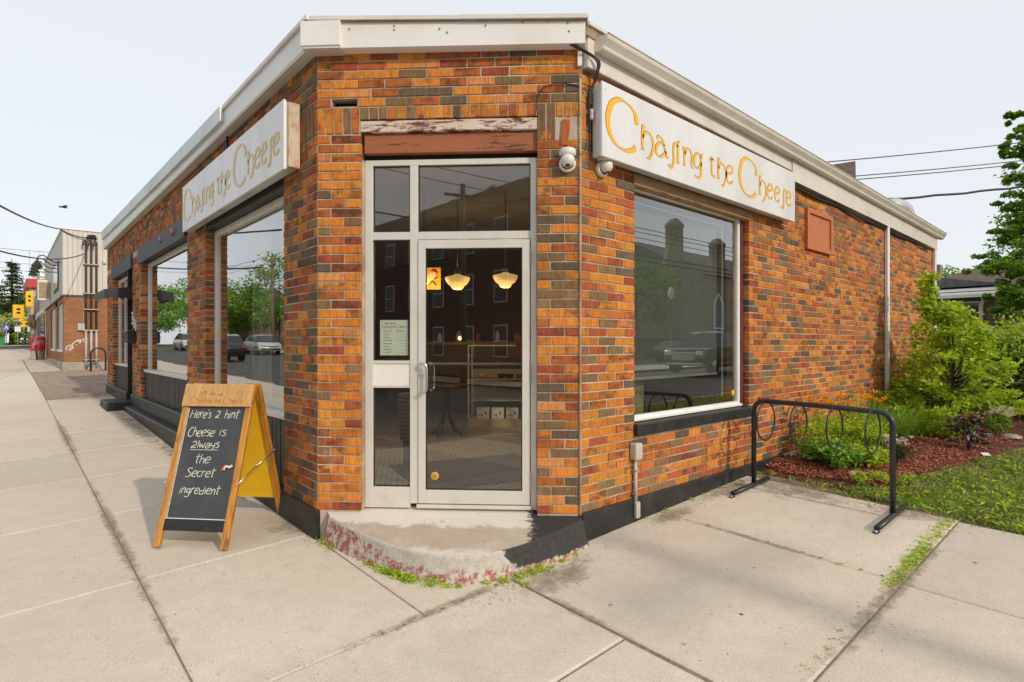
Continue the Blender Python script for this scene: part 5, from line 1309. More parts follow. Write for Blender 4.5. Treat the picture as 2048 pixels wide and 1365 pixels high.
# ---- garden plants
def plant(name, label, x, y, cat='plant', group=None): return E(name, (x, y, bedf(x, y) if x > 4.5 else g(x, y)), 0, label, cat, group)
def herb(name, label, x, y, rx, ry, h, n, ls, mat, cat='plant', group=None, stems=10, blobs_n=None, aspect=.5):
    t = plant(name, label, x, y, cat, group)
    bl = clumps((0,0,h*.52), (rx,ry,h*.46), blobs_n or 22, .13*max(rx, h)+.05)
    P = fill(bl, -(n//len(bl)), .2); P = P[P[:,2] > .01]
    leafmesh('foliage', P, ls, MAT[mat], t, aspect)
    m = MB()
    for i in range(stems):
        b = bl[i % len(bl)]; m.tube(cr([(b[0]*.2, b[1]*.2, -.03), (b[0]*.6, b[1]*.6, b[2]*.6), (b[0], b[1], b[2])], 3), [.006]*6+[.003], 4)
    m.build('stem', MAT['bark'], t); return t
def flowers(t, pts, r, mat, name='flower', petals=6):
    for (x, y, z) in pts:
        P = []; F = []
        m = MB()
        for k in range(petals):
            a = 2*PI*k/petals+rng.uniform(-.2,.2); b = .5
            m.poly([(x, y, z-r*.3), (x+r*.6*math.cos(a-b), y+r*.6*math.sin(a-b), z+r*.35), (x+r*math.cos(a), y+r*math.sin(a), z+r*rng.uniform(.3,.9)), (x+r*.6*math.cos(a+b), y+r*.6*math.sin(a+b), z+r*.35)])
        m.build(name, MAT[mat], t)
gp = 'plants in the garden bed'
# young tree (many thin upright stems)
yt = E('young_tree', (9.5,-.9,bedf(9.5,-.9)), 0, 'tall light green young tree standing in the mulch against the side wall', 'tree')
bl = []
for i in range(150):
    a = rng.uniform(0, 2*PI); z = .40+1.55*rng.random()**.95; r = (1.0 if z < 1.15 else 1.0-.95*(z-1.15))*(rng.random()**.5)
    bl.append((r*math.cos(a)*1.12-(.42*(z-1.15) if z > 1.15 else 0), r*math.sin(a)*.72, z, .15, .15, .10))
for i in range(16): bl.append((-.42+rng.uniform(-.14,.2), .22+rng.uniform(-.1,.12), 1.75+.045*i, .11, .11, .09))
P = fill(bl, -38, .1); leafmesh('crown', P, .085, MAT['leaf_bright'], yt, .62, .45)
m = MB(); m.tube(cr([(0,0,-.05),(-.03,.02,.5),(.02,0,1.0),(-.18,.1,1.7),(-.42,.22,2.4)], 5), [.032-.0012*i for i in range(21)], 7)
for b in bl[:44]: m.tube(cr([(0,0,.25+.35*b[2]), (b[0]*.45, b[1]*.45, b[2]*.62), b[:3]], 4), [.012]*4+[.008]*4+[.004], 5)
m.build('trunk', MAT['bark'], yt)
# dense yews / junipers behind
def shrub(label, x, y, rx, ry, h, n, ls, mat='leaf_yew', name='evergreen_shrub', group='evergreen shrubs at the back of the garden'):
    t = E(name, (x, y, g(x, y)), 0, label, 'shrub', group)
    bl = clumps((0,0,h*.5), (rx,ry,h*.48), 80, .34)
    P = fill(bl, -(n//80), .3); P = P[P[:,2] > 0]
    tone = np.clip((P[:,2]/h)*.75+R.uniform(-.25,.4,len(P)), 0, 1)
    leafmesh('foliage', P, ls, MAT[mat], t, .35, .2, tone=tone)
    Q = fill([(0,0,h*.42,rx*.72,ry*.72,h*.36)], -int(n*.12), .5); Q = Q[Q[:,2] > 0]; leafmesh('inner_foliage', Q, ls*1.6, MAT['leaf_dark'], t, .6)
    m = MB()
    for b in bl[:8]: m.tube([(b[0]*.1,b[1]*.1,0),(b[0]*.8,b[1]*.8,b[2])], .02, 5)
    m.build('stem', MAT['bark'], t)
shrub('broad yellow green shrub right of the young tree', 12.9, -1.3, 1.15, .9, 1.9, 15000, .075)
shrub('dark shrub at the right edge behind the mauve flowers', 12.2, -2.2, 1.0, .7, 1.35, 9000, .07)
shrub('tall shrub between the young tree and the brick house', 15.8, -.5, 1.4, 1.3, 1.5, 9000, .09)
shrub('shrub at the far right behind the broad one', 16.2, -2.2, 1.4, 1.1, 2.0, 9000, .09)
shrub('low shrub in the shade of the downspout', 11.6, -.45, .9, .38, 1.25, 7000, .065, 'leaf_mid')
# arching day-lily clumps
def lily(label, x, y, n, h, lean, w=.014, mat='leaf_mid'):
    t = plant('day_lily', label, x, y, 'plant', 'arching clumps of strap leaves')
    P = np.column_stack([R.normal(0,.07,n), R.normal(0,.06,n), np.full(n,-.02)])
    blades('strap_leaves', P, h, w, MAT[mat], lean, parent=t, kind=None, seg=6); return t
lily('big arching clump of strap leaves nearest the wall', 6.9, -.52, 420, .52, 1.0)
lily('arching clump of strap leaves in front of the wall behind the yellow flowers', 6.25, -.38, 260, .50, .8)
lily('arching clump of strap leaves left of the young tree trunk', 7.9, -.62, 340, .48, 1.0)
lily('upright clump of strap leaves against the brick wall', 7.4, -.25, 200, .6, .5)
lily('small strap leaf clump beside the purple leaved plant', 8.7, -.7, 200, .35, .9, mat='leaf_bright')
herb('leafy_perennial', 'bushy light green perennial by the foot of the downspout', 9.0, -.30, .55, .28, .75, 2600, .085, 'leaf_bright', group=gp, blobs_n=34)
herb('leafy_perennial', 'bushy broad leaved perennial further along the side wall', 10.4, -.42, .6, .3, .8, 2600, .085, 'leaf_mid', group=gp, blobs_n=34)
herb('leafy_perennial', 'low green perennial filling in below the young tree', 8.6, -1.0, .55, .3, .45, 2400, .06, 'leaf_bright', group=gp, blobs_n=34)
# yellow-flowered stand in front by the rack
yf = herb('yellow_flowered_plant', 'leafy plant with small yellow flowers behind the first rings of the rack', 5.45, -.36, .34, .25, .54, 2300, .040, 'leaf_bright', group=gp, blobs_n=44, aspect=.4)
flowers(yf, [(rng.uniform(-.38,.45), rng.uniform(-.22,.2), .64+rng.uniform(-.08,.12)) for _ in range(22)], .050, 'flower_yellow')
yf = herb('yellow_flowered_plant', 'leafy plant with small yellow flowers behind the third ring of the rack', 6.0, -.62, .36, .28, .54, 2300, .042, 'leaf_bright', group=gp, blobs_n=44, aspect=.4)
flowers(yf, [(rng.uniform(-.38,.45), rng.uniform(-.22,.2), .66+rng.uniform(-.10,.12)) for _ in range(22)], .050, 'flower_yellow')
gc = herb('ground_plant', 'low spreading leafy plant at the front corner of the mulch', 5.15, -.55, .34, .30, .26, 2300, .06, 'leaf_mid', group=gp, blobs_n=30, aspect=.5)
flowers(gc, [(.15,-.1,.24),(-.1,.1,.26),(.2,.2,.28),(-.2,-.05,.2)], .02, 'flower_white')
gc = herb('ground_plant', 'low spreading leafy plant near the near post of the rack', 5.5, -.85, .28, .22, .22, 1500, .055, 'leaf_bright', group=gp, blobs_n=22)
wf = herb('white_flowered_plant', 'small clump of white flowers just behind the near post of the rack', 5.95, -1.02, .14, .12, .22, 700, .03, 'leaf_dark', group=gp, blobs_n=14)
flowers(wf, [(rng.uniform(-.14,.14), rng.uniform(-.12,.12), .25+rng.uniform(-.05,.06)) for _ in range(34)], .036, 'flower_white')
wf = herb('white_flowered_plant', 'rounded clump of white flowers near the right edge of the bed', 9.55, -1.45, .2, .16, .28, 900, .035, 'leaf_mid', group=gp, blobs_n=14)
flowers(wf, [(rng.uniform(-.22,.22), rng.uniform(-.16,.16), .34+rng.uniform(-.05,.07)) for _ in range(34)], .042, 'flower_white')
mv = herb('mauve_flowered_plant', 'loose plant with mauve flowers right of the young tree', 10.4, -1.35, .5, .35, .62, 2200, .06, 'leaf_bright', group=gp, blobs_n=26)
flowers(mv, [(rng.uniform(-.5,.5), rng.uniform(-.35,.3), .62+rng.uniform(-.12,.14)) for _ in range(18)], .03, 'flower_mauve')
# dark coral-bells
pp = plant('purple_leaved_plant', 'dark purple leaved plant with a white plant label in the mulch', 7.75, -1.38, 'plant', gp)
P = fill([(rng.uniform(-.22,.22), rng.uniform(-.16,.16), rng.uniform(.08,.42), .07, .07, .04) for _ in range(26)], -11, .2); leafmesh('foliage', P, .075, MAT['leaf_purple'], pp, .8, .6, tone=R.uniform(0,.88,len(P)))
P = fill([(rng.uniform(-.2,.16), rng.uniform(-.1,.1), rng.uniform(.40,.5), .06, .06, .02) for _ in range(8)], -10, .2); leafmesh('red_tips', P, .04, MAT['leaf_purple'], pp, .5, .3, tone=np.ones(len(P)))
m = MB()
for i in range(8): m.tube([(0,0,-.02),(rng.uniform(-.1,.1),rng.uniform(-.1,.1),.2),(rng.uniform(-.2,.2),rng.uniform(-.15,.15),.4)], .005, 4)
m.build('stem', MAT['bark'], pp)
m = MB(); Mx = Matrix.Translation((7.6,-1.58,bedf(7.6,-1.5)+.01)) @ Matrix.Rotation(-.75, 4, 'Z') @ Matrix.Rotation(.5, 4, 'X'); m.rbox((-.05,-.03,0),(.05,.03,.003), .001, Mx); T(m.build('plant_label', MAT['white_plastic']), 'small white plant label lying in the mulch in front of the purple leaved plant', 'label')
def stone(label, x, y, r, h=.5):
    V = []; m = MB(); prof = [(r*math.sin(a)*(1+.05*math.sin(5*a)), r*h*math.cos(a)) for a in (.05,.5,.9,1.3,1.6,1.9)]; m.lathe(prof, 14, Matrix.Translation((x,y,bedf(x,y))) @ Matrix.Scale(1.3, 4, (1,0,0)))
    m.v = [(a+rng.uniform(-1,1)*r*.08, b+rng.uniform(-1,1)*r*.08, c+rng.uniform(-1,1)*r*.05) for a, b, c in m.v]
    T(m.build('rock', MAT['stucco']), label, 'rock')
stone('flat tan rock at the right end of the mulch', 9.35, -1.62, .12, .4); stone('small tan rock under the low spreading plant at the front of the bed', 5.0, -.86, .07, .5)
# bright ferny weeds on the bare soil
for i, (x, y) in enumerate(((4.95,-1.12),(5.1,-1.32),(4.75,-.98))):
    herb('fern_weed', ['small fern like weed in bare soil in front of the mulch','ferny weed nearest the lawn edge by the mulch','ferny weed between the rack ring and the mulch edge'][i], x, y, .09, .08, .12, 220, .035, 'leaf_bright', group='ferny weeds in the bare soil', stems=4, blobs_n=8)
# flowers on the shop window ledge, inside
for (x, y, z, l, n) in ((.34,2.65,.98,'potted pink geranium behind the big front window near the corner',9),(.36,4.45,.98,'potted red geranium at the far side of the big front window',9),(.36,9.0,1.18,'leafy houseplant in a speckled pot in the second front window',0)):
    t = E('potted_plant', (x, y, z), 0, l, 'plant', 'potted plants on the front window ledges')
    m = MB(); m.lathe([(0,0),(.07,0),(.09,.14),(.085,.15),(0,.14)], 14); m.build('pot', MAT['white_plastic'] if n else MAT['stucco'], t)
    P = fill(clumps((0,0,.28),(.17,.17,.13),14,.07), -28, .2); leafmesh('foliage', P, .05, MAT['leaf_mid'], t, .8)
    if n: flowers(t, [(rng.uniform(-.14,.14), rng.uniform(-.14,.14), .36+rng.uniform(-.03,.06)) for _ in range(n)], .045, 'flower_pink', petals=9)
m = MB(); m.rbox((.17,2.3,.60),(.55,4.9,.975), .01); T(m.build('window_ledge', MAT['interior_light']), 'pale interior ledge behind the big front window', 'ledge')
m = MB(); m.rbox((.17,6.0,.60),(.55,9.4,1.175), .01); T(m.build('window_ledge', MAT['interior_light']), 'pale interior ledge behind the second front window', 'ledge')

# ---- big maple at the right
mp = tree('big leafy maple overhanging the right edge of the photo', G3(29.5,-4.2), 10, (29.5,-3.4,6.9), (4.6,4.6,4.6), 170, .80, 420, .17, MAT['leaf_maple'], trunk_r=.3, limbs=40)
bb = [(*(at(px, py, D)-mp.location), r, r, r*.5) for px, py, D, r in ((1975,532,20,.5),(2005,520,20.5,.6),(2035,570,20,.7),(2045,525,20.5,.7),(2015,622,20.5,.6),(2045,640,20.5,.7),(2030,480,21,.6),(2050,440,21,.7),(2010,470,21,.35),(2025,410,21.5,.5),(2060,600,20,.8),(2070,540,20,.9),(2020,350,22,.42),(2045,300,22,.55),(2030,232,22,.35),(2048,260,22,.45),(2012,300,22,.28),(2060,470,21,.9),(2050,420,21.5,.7),(2065,590,20.5,1.0),(2040,600,20.5,.7),(2062,350,22,.8),(2060,290,22,.7),(2050,560,20.5,.8),(2015,590,20,.5),(2010,650,20,.3))]
sub = [(b_[0]+rng.gauss(0,b_[3]*.55), b_[1]+rng.gauss(0,b_[3]*.55), b_[2]+rng.gauss(0,b_[3]*.42), b_[3]*rng.uniform(.22,.5), b_[3]*rng.uniform(.22,.5), b_[3]*rng.uniform(.14,.3)) for b_ in bb for _ in range(7)]
P = fill(sub, -95, .1); leafmesh('lower_boughs', P, .15, MAT['leaf_maple'], mp, .62)
m = MB()
for b_ in bb[:12]: m.tube(cr([(0,0,5.5), (b_[0]*.5, b_[1]*.5, b_[2]*.5+3.0), b_[:3]], 4), [.07-.007*k for k in range(9)], 5)
m.build('bough', MAT['bark'], mp)
tree('pale leafed tree seen between the shop end and the stone house', G3(52,8.5), 9, (52,8.9,6.2), (3.2,3.2,2.9), 40, .8, 190, .26, MAT['leaf_maple'], trunk_r=.18)

# ================================================================ HOUSES AT THE RIGHT
def gable_window(m_, parent, x, y0, y1, z0, z1, n=1, frame='white'):
    o = part('window', MAT[frame], parent, ((x-.06,y0,z0),(x-.0,y1,z1)), r=.01)
    w_ = (y1-y0)/n
    for i in range(n):
        m = MB(); m.box((x-.075,y0+i*w_+.06,z0+.07),(x-.062,y0+(i+1)*w_-.06,z1-.07)); m.build('pane', MAT['dark_glass'], o)
h1 = E('stone_house', (0,0,0), 0, 'tan stone house with a brown hipped roof behind the brick one', 'house')
part('wall', MAT['stucco'], h1, ((42,-1.0,.3),(52,7.6,4.75)), r=.01)
m = MB(); X0,X1,Y0,Y1,ZE,ZR = 41.3,52.6,-1.7,8.3,4.8,7.0
m.v = [(X0,Y0,ZE),(X1,Y0,ZE),(X1,Y1,ZE),(X0,Y1,ZE),(45.5,3.3,ZR),(48.5,3.3,ZR)]
for f in ((0,1,5,4),(1,2,5),(2,3,4,5),(3,0,4),(3,2,1,0)): m.face(f)
m.build('roof', MAT['shingle'], h1)
part('eaves_board', MAT['cream'], h1, ((41.25,-1.75,4.62),(41.4,8.35,4.8)), ((41.4,-1.75,4.62),(52.6,-1.65,4.8)), r=.01)
part('chimney', MAT['stone'], h1, ((42.6,5.9,4.8),(43.4,6.7,6.7)))
gable_window(None, h1, 42, 1.2, 2.6, 2.4, 3.9, 2); gable_window(None, h1, 42, 4.6, 5.6, 2.4, 3.9, 1)
h2 = E('brick_house', (0,0,0), 0, 'small brick house with a white trimmed sun porch beyond the garden', 'house')
part('wall', MAT['red_brick'], h2, ((29.2,1.35,.3),(36,6.2,3.9)), r=.01)
m = MB(); m.prism([(1.0,4.22),(6.6,4.22),(3.8,4.75)], 0, 30.6, 36.4); m.build('roof', MAT['slate'], h2)
m = MB(); m.v = [(28.5,.95,3.72),(30.5,.95,4.12),(30.5,6.6,4.12),(28.5,6.6,3.72),(28.5,.95,3.58),(30.5,.95,3.98),(30.5,6.6,3.98),(28.5,6.6,3.58)]
for f in ((0,1,2,3),(7,6,5,4),(0,3,7,4),(0,4,5,1),(2,6,7,3)): m.face(f)
m.build('porch_roof', MAT['white'], h2)
gable_window(None, h2, 29.2, 1.8, 3.6, 2.3, 3.45, 3); gable_window(None, h2, 29.2, 4.2, 5.6, 2.3, 3.45, 2)
part('porch_rail', MAT['white'], h2, ((28.3,.9,1.75),(28.4,6.2,2.35)), r=.01)
m = MB(); m.tube([(28.45,1.6,3.6),(28.9,1.7,3.3),(29.1,1.75,3.1),(29.1,1.75,1)], .05, 6); m.build('drainpipe', MAT['white'], h2)
# rooftop pieces seen above the gutter
rv = E('roof_duct', (0,0,0), 0, 'curved galvanised duct on the flat roof near its far end', 'duct')
m = MB(); m.tube(cr([(11.75,.75,4.05),(11.75,.75,4.25),(12.05,.62,4.50),(12.45,.5,4.45),(12.55,.48,4.15)], 5), .17, 14); m.build('bent_pipe', MAT['patina'], rv)
m = MB(); m.rbox((12.3,.25,4.05),(12.62,.9,4.10), .005); m.rbox((12.25,.25,4.16),(12.66,.9,4.19), .005); m.build('cap_flange', MAT['gutter'], rv)
p_ = at(1676, 347, 9.5)
vh = E('roof_vent_hood', (p_.x, p_.y, 4.1), .25, 'dark gable shaped vent hood rising behind the gutter', 'vent')
hh = p_.z-4.1
m = MB(); m.prism([(-.22,hh-.15),(.0,hh+.16),(.22,hh-.15)], 1, -.25, .5); m.build('hood', MAT['shingle'], vh); part('shaft', MAT['rust'], vh, ((-.15,-.18,0),(.15,.4,hh-.15)))

# ================================================================ NEIGHBOURING BUILDINGS ON THE LEFT
nb = E('neighbour_building', (0,0,0), 0, 'two tone neighbouring building, brick below and pale ribbed siding above', 'building')
Yn = 23.75
part('foundation', MAT['old_concrete'], nb, ((-.29,Yn-.06,.3),(11,36,.93)), r=.02)
m = MB()
for a, b in (((-.25,Yn,.931),(11,Yn+.3,3.38)), ((-.25,Yn+.3,.931),(.05,24.2,3.38)), ((-.25,27.2,.931),(.05,28.3,3.38)), ((-.25,31.5,.931),(.05,36,3.38)), ((-.25,24.2,.931),(.05,27.2,1.30)), ((-.25,28.3,.931),(.05,31.5,1.30)), ((-.25,24.2,3.18),(.05,31.5,3.38))): m.box(a, b)
m.build('wall', MAT['far_brick'], nb)
part('upper_siding', MAT['siding'], nb, ((-.29,Yn-.02,3.44),(11,36,5.86)), r=.01)
part('parapet_cap', MAT['white_metal'], nb, ((-.33,Yn-.06,5.861),(11,36.02,5.92)), r=.01)
part('siding_trim', MAT['slate'], nb, ((-.31,Yn-.04,3.381),(11,36,3.43)), r=.005)
def tallwin(y0, y1):
    o = part('window', MAT['white'], nb, ((-.27,y0,1.30),(-.12,y1,1.40)), ((-.2,y0,3.10),(-.12,y1,3.18)), ((-.2,y0,1.40),(-.12,y0+.08,3.10)), ((-.2,y1-.08,1.40),(-.12,y1,3.10)), r=.005)
    n = 4; w_ = (y1-y0-.16)/n
    for i in range(1, n): part('mullion', MAT['white'], o, ((-.2,y0+.08+i*w_-.03,1.40),(-.13,y0+.08+i*w_+.03,3.10)), r=.004)
    m = MB(); m.box((-.14,y0+.08,1.40),(-.13,y1-.08,3.10)); m.build('pane', MAT['blue_glass'], o)
tallwin(24.25,27.15); tallwin(28.35,31.4)
wu = part('upper_window', MAT['slate'], nb, ((-.32,25.6,3.75),(-.291,28.2,4.9)), r=.005); m = MB(); m.box((-.335,25.7,3.85),(-.322,28.1,4.8)); m.build('pane', MAT['blue_glass'], wu)
for i, x in enumerate((.40,.56,.72)):
    t = E('service_conduit', (x,Yn,0), 0, ['leftmost of the three brown pipes up the neighbour wall','middle one of the three brown pipes up the neighbour wall','rightmost of the three brown pipes up the neighbour wall'][i], 'pipe', 'brown pipes up the neighbour wall')
    m = MB(); m.tube([(0,-.10,2.15),(0,-.10,5.3),(0,-.12,5.42),(-.05,-.2,5.5),(-.1,-.26,5.42),(-.1,-.27,5.3)], .035, 8); m.build('upper_pipe', M('brown_pipe', (.10,.06,.045), .6), t)
    m = MB(); m.tube([(0,-.10,.72),(0,-.10,2.15)], .042, 8); m.build('lower_pipe', MAT['grey_plastic'], t)
    part('strap', MAT['grey_plastic'], t, *[((-.08,-.15,z),(.08,-.0,z+.03)) for z in (1.0,2.1,2.9,3.5,4.6)], r=.004)
m = MB()
for k in range(3):
    m.lathe([(0,.0),(.05,.02),(.05,.18),(0,.2)], 8, Matrix.Translation((.42+k*.14,Yn-.14,5.55)) @ Matrix.Rotation(.5-.4*k, 4, 'Y'))
T(m.build('cable_insulators', MAT['black_plastic']), 'black cable clamps above the three pipes on the neighbour wall', 'clamp')
mt = E('meter_box', (.25,Yn,2.12), 0, 'pale square junction box on the neighbour brick wall', 'junction box'); part('box', MAT['grey_plastic'], mt, ((-.1,-.10,0),(.12,0,.27)), r=.01)
m = MB(); m.tube(cr([(.06,-.05,.27),(.08,-.05,.8),(.0,-.05,1.2)]), .012, 5); m.build('lead', MAT['grey_plastic'], mt)
m = MB(); strokes(m, [[(-.1,0),(.02,.12),(.12,.05),(.02,-.08),(.10,.15),(.28,.32),(.22,.12)],[(.22,.15),(.36,.34),(.32,.18)],[(-.12,-.05),(.12,-.02)],[(.36,.30),(.48,.36),(.44,.24),(.56,.36)]], 1.0, .01, .022, Yn-.006, Yn-.002, -.10, 1.45)
T(m.build('graffiti_tag', MAT['white']), 'white scrawled tag on the neighbour brick wall', 'graffiti')
dome_cam((.97,Yn-.02,4.72), 0, 'white dome camera high on the pale siding of the neighbouring building', .0)
# gooseneck lamps
for i, y in enumerate((24.5,25.6,26.9,28.4)):
    t = E('gooseneck_lamp', (-.29,y,4.72), 0, ['nearest black gooseneck lamp on the neighbouring building','second black gooseneck lamp on the neighbouring building','third black gooseneck lamp on the neighbouring building','furthest black gooseneck lamp on the neighbouring building'][i], 'lamp', 'gooseneck lamps over the neighbouring facade')
    m = MB(); m.tube(cr([(0,0,0),(-.2,0,-.02),(-.38,0,.10),(-.52,0,.20),(-.66,0,.14),(-.70,0,-.02)], 5), .022, 6); m.build('arm', MAT['black_metal'], t)
    m = MB(); m.lathe([(.0,.12),(.04,.1),(.17,-.10),(.18,-.12),(.0,-.02)], 14, Matrix.Translation((-.70,0,-.10))); m.build('shade', MAT['black_metal'], t)
m = MB(); m.rbox((-.75,30.8,3.62),(-.30,31.2,4.55), .02); t = T(m.build('box_sign', MAT['white']), 'pale projecting box sign on the neighbouring building', 'sign')
m = MB(); m.box((-.72,30.78,3.72),(-.33,30.798,4.45)); m.build('sign_face_panel', MAT['stucco'], t)
def shopblock(name, label, y0, y1, x0, h, mat, base='dark', zb=0.6):
    t = E(name, (0,0,0), 0, label, 'building'); part('wall', MAT[mat], t, ((x0,y0+.01,zb),(11,y1-.01,h)), r=.02)
    part('shopfront', MAT['dark_glass'], t, ((x0-.03,y0+1.0,zb+.5),(x0-.0,y1-1.0,zb+2.6)), r=.01); part('cornice', MAT['white'], t, ((x0-.10,y0+.01,h-.15),(x0-.001,y1-.01,h-.05)), ((x0-.12,y0+.5,zb+2.7),(x0-.001,y1-.5,zb+2.95)), r=.01)
    return t
shopblock('beige_shop', 'low beige shop beyond the gooseneck lamps', 36.1, 46, -.24, 4.6, 'cream')
t = shopblock('tall_shop', 'pinkish shop with a dark canopy and red cornice at the end of the row', 50, 58, -.48, 5.6, 'cream', zb=.8)
part('dark_canopy', MAT['interior_wall'], t, ((-.62,49.6,2.85),(1.5,49.99,3.7))); part('red_cornice', MAT['red'], t, ((-.75,49.7,5.61),(2.0,58,6.25)), r=.02); part('red_bracket', MAT['red'], t, ((-.2,49.72,4.9),(.6,49.99,5.60)), r=.02)
shopblock('brown_shop', 'dark brown shopfront between the beige and pink ones', 46.1, 49.5, -.15, 5.4, 'interior_wall')
tw = E('white_turret', (.35,60.5,6.9), 0, 'stepped white turret rising behind the red cornice', 'turret')
m = MB(); 
for i in range(5): m.lathe([(0,i*.45),(.62-.11*i,i*.45),(.66-.11*i,i*.45+.1),(.62-.11*i,i*.45+.2),(.42-.09*i,i*.45+.26),(.42-.09*i,i*.45+.45),(0,i*.45+.45)], 10)
m.lathe([(.04,2.2),(.02,2.9),(0,3.0)], 6); m.build('spire', MAT['white'], tw); part('base', MAT['cream'], tw, ((-.7,-.7,-6),(.7,.7,-.01)))
# street furniture
def urack(label, x, y, L):
    m = MB(); z = g(x, y); m.tube([(x,y,z-.02),(x,y,z+.62)]+[(x+.22-.22*math.cos(a), y+0, z+.62+.22*math.sin(a)) for a in (.4,.8,1.2,1.57,1.94,2.34,2.74)]+[(x+.44,y,z+.62),(x+.44,y,z-.02)], .03, 8); T(m.build('hoop_rack', MAT['black_metal']), label, 'bike rack')
urack('black hoop bike rack in front of the neighbour brick wall', .45, 22.6, .4)
bn = E('waste_bin', G3(-.62,34.6), 0, 'grey ribbed waste bin wrapped in red and white posters on the sidewalk', 'bin')
m = MB(); m.lathe([(.27,0),(.28,.50),(0,.50)], 20); m.build('ribbed_base', MAT['old_concrete'], bn)
m = MB(); m.lathe([(.30,.46),(.30,1.10),(.26,1.18),(0,1.2)], 20); m.build('poster_wrap', M('torn_red_posters', (.55,.04,.03), .7, 0, 3, .3, 0, dirt=(.62,.52,.5), dscale=4.5), bn)
m = MB(); m.tube([(-.04,-.38,0),(-.10,-.38,.75)], .04, 6); m.build('post', MAT['black_metal'], bn)
sa = E('sandwich_board', G3(-.25,37.5), .3, 'white and red sandwich board by the far shops', 'sign'); part('panel', MAT['white'], sa, ((-.16,-.1,.25),(.2,-.04,.85))); part('red_panel', MAT['red'], sa, ((-.16,-.11,0),(.2,-.03,.24))); part('rear_panel', MAT['black_paint'], sa, ((.22,.1,0),(.34,.16,1.1)))
dp = E('utility_pole', G3(-.28,44), 0, 'dark grey pole rising beside the brown shopfront', 'pole'); m = MB(); m.tube([(0,0,0),(0,0,5.2)], [.10,.08], 10); m.build('shaft', MAT['road_post'], dp)
def tsignal(x, y, z, label, name, w_, h_):
    t = E(name, (x,y,z), 0, label, 'signal')
    part('housing', MAT['sign_yellow'], t, ((-w_/2,-.12,-h_/2),(w_/2,.12,h_/2)), r=.03); part('lens_dark', MAT['dark'], t, ((-w_*.16,-.135,h_*.10),(w_*.16,-.121,h_*.24)), ((-w_*.16,-.135,-h_*.16),(w_*.16,-.121,-h_*.03)), r=.01)
    m = MB(); m.tube([(0,0,h_/2),(0,.02,7.3-z)], .012, 5); m.build('hanger', MAT['road_post'], t)
tsignal(-1.15, 50, 3.9, 'yellow crossing beacon hanging over the far street', 'crossing_signal', .62, .95); tsignal(-.75, 42.5, 4.35, 'narrow yellow traffic signal box left of the dark canopy', 'traffic_signal', .36, .95)
cable([(-12,50,7.6),(-1.15,50,7.3),(6,50,7.5)], .012, 'thin span wire carrying the crossing beacon', k=4); cable([(-12,42.5,7.5),(-.75,42.5,7.3),(6,42.5,7.6)], .012, 'thin span wire carrying the narrow signal box', k=4)
def rsign(x, y, label, shape, mat, z0=1.7):
    t = E('road_sign', G3(x, y), 0, label, 'sign'); m = MB(); m.tube([(0,0,0),(0,0,z0+.6)], .04, 6); m.build('post', MAT['road_post'], t)
    m = MB()
    if shape == 'd': m.prism([(-.42,z0+.6),(0,z0+.2),(.42,z0+.6),(0,z0+1.0)], 1, -.06, -.04); m.box((-.25,-.06,z0-.05),(.25,-.04,z0+.19))
    else: m.rbox((-.22,-.06,z0+.1),(.22,-.04,z0+.6))
    m.build('plate', MAT[mat], t); return t
t = rsign(-.5, 68.5, 'yellow diamond warning sign with an arrow on the far lawn', 'd', 'sign_yellow', 1.8); m = MB(); strokes(m, [[(-.22,2.3),(.1,2.45)],[(-.02,2.55),(.12,2.45),(.02,2.32)]], 1, .04, .05, -.075, -.062); m.build('arrow', MAT['ink_grey'], t)
t = rsign(-1.75, 68.2, 'blue and white road sign right of the small green bin', 'b', 'blue', 1.35); m = MB(); strokes(m, [[(-.10,1.55),(0,1.85),(.10,1.55)]], 1, .03, .04, -.075, -.062); m.build('arrow', MAT['white'], t)
rsign(-2.6, 68.2, 'white and pale blue road sign left of the small green bin', 'b', 'white', 1.4); rsign(-.95, 68.0, 'small round topped white sign beside the yellow diamond', 'b', 'white', 1.2)
for x, l, mt_ in ((-2.85,'small blue box at the kerb across the far street','blue'),(-2.15,'green wheeled bin at the kerb across the far street','green_bin')):
    t = E('kerb_bin', G3(x, 69), 0, l, 'bin'); part('tub', MAT[mt_], t, ((-.3,-.3,0),(.3,.3,.45 if mt_ == 'blue' else .8)), r=.03); part('lid', MAT[mt_], t, ((-.33,-.33,.452 if mt_ == 'blue' else .802),(.33,.33,.50 if mt_ == 'blue' else .86)), r=.02)
# far trees at the left edge
def spruce(label, x, y, h, r):
    t = E('spruce_tree', G3(x, y), 0, label, 'tree'); P = []; m = MB(); m.tube([(0,0,0),(0,0,h)], [.25,.03], 7)
    lv = int(h*2.2)
    for i in range(lv):
        z = h*(.16+.82*i/lv); rr = r*(1-(z/h))**.8*rng.uniform(.7,1.15)+.15
        for k in range(7):
            a = rng.uniform(0, 2*PI); e = (rr*math.cos(a), rr*math.sin(a), z-.10*rr+rng.uniform(-.1,.15)); m.tube([(0,0,z),e], [.04,.01], 4)
            for q in range(46):
                s_ = rng.random()**.7; P.append((e[0]*s_+rng.gauss(0,.13), e[1]*s_+rng.gauss(0,.13), z+(e[2]-z)*s_+rng.gauss(0,.07)))
    m.build('trunk', MAT['bark'], t); leafmesh('crown', P, .26, MAT['leaf_dark'], t, .35)
spruce('tall spruce rising above the trees at the left edge', -1.3, 76, 8.9, 2.6)
spruce('small spruce tip showing right of the white turret', 3.4, 84, 9.5, 2.4)
tl = 'broadleaf trees beyond the far street'
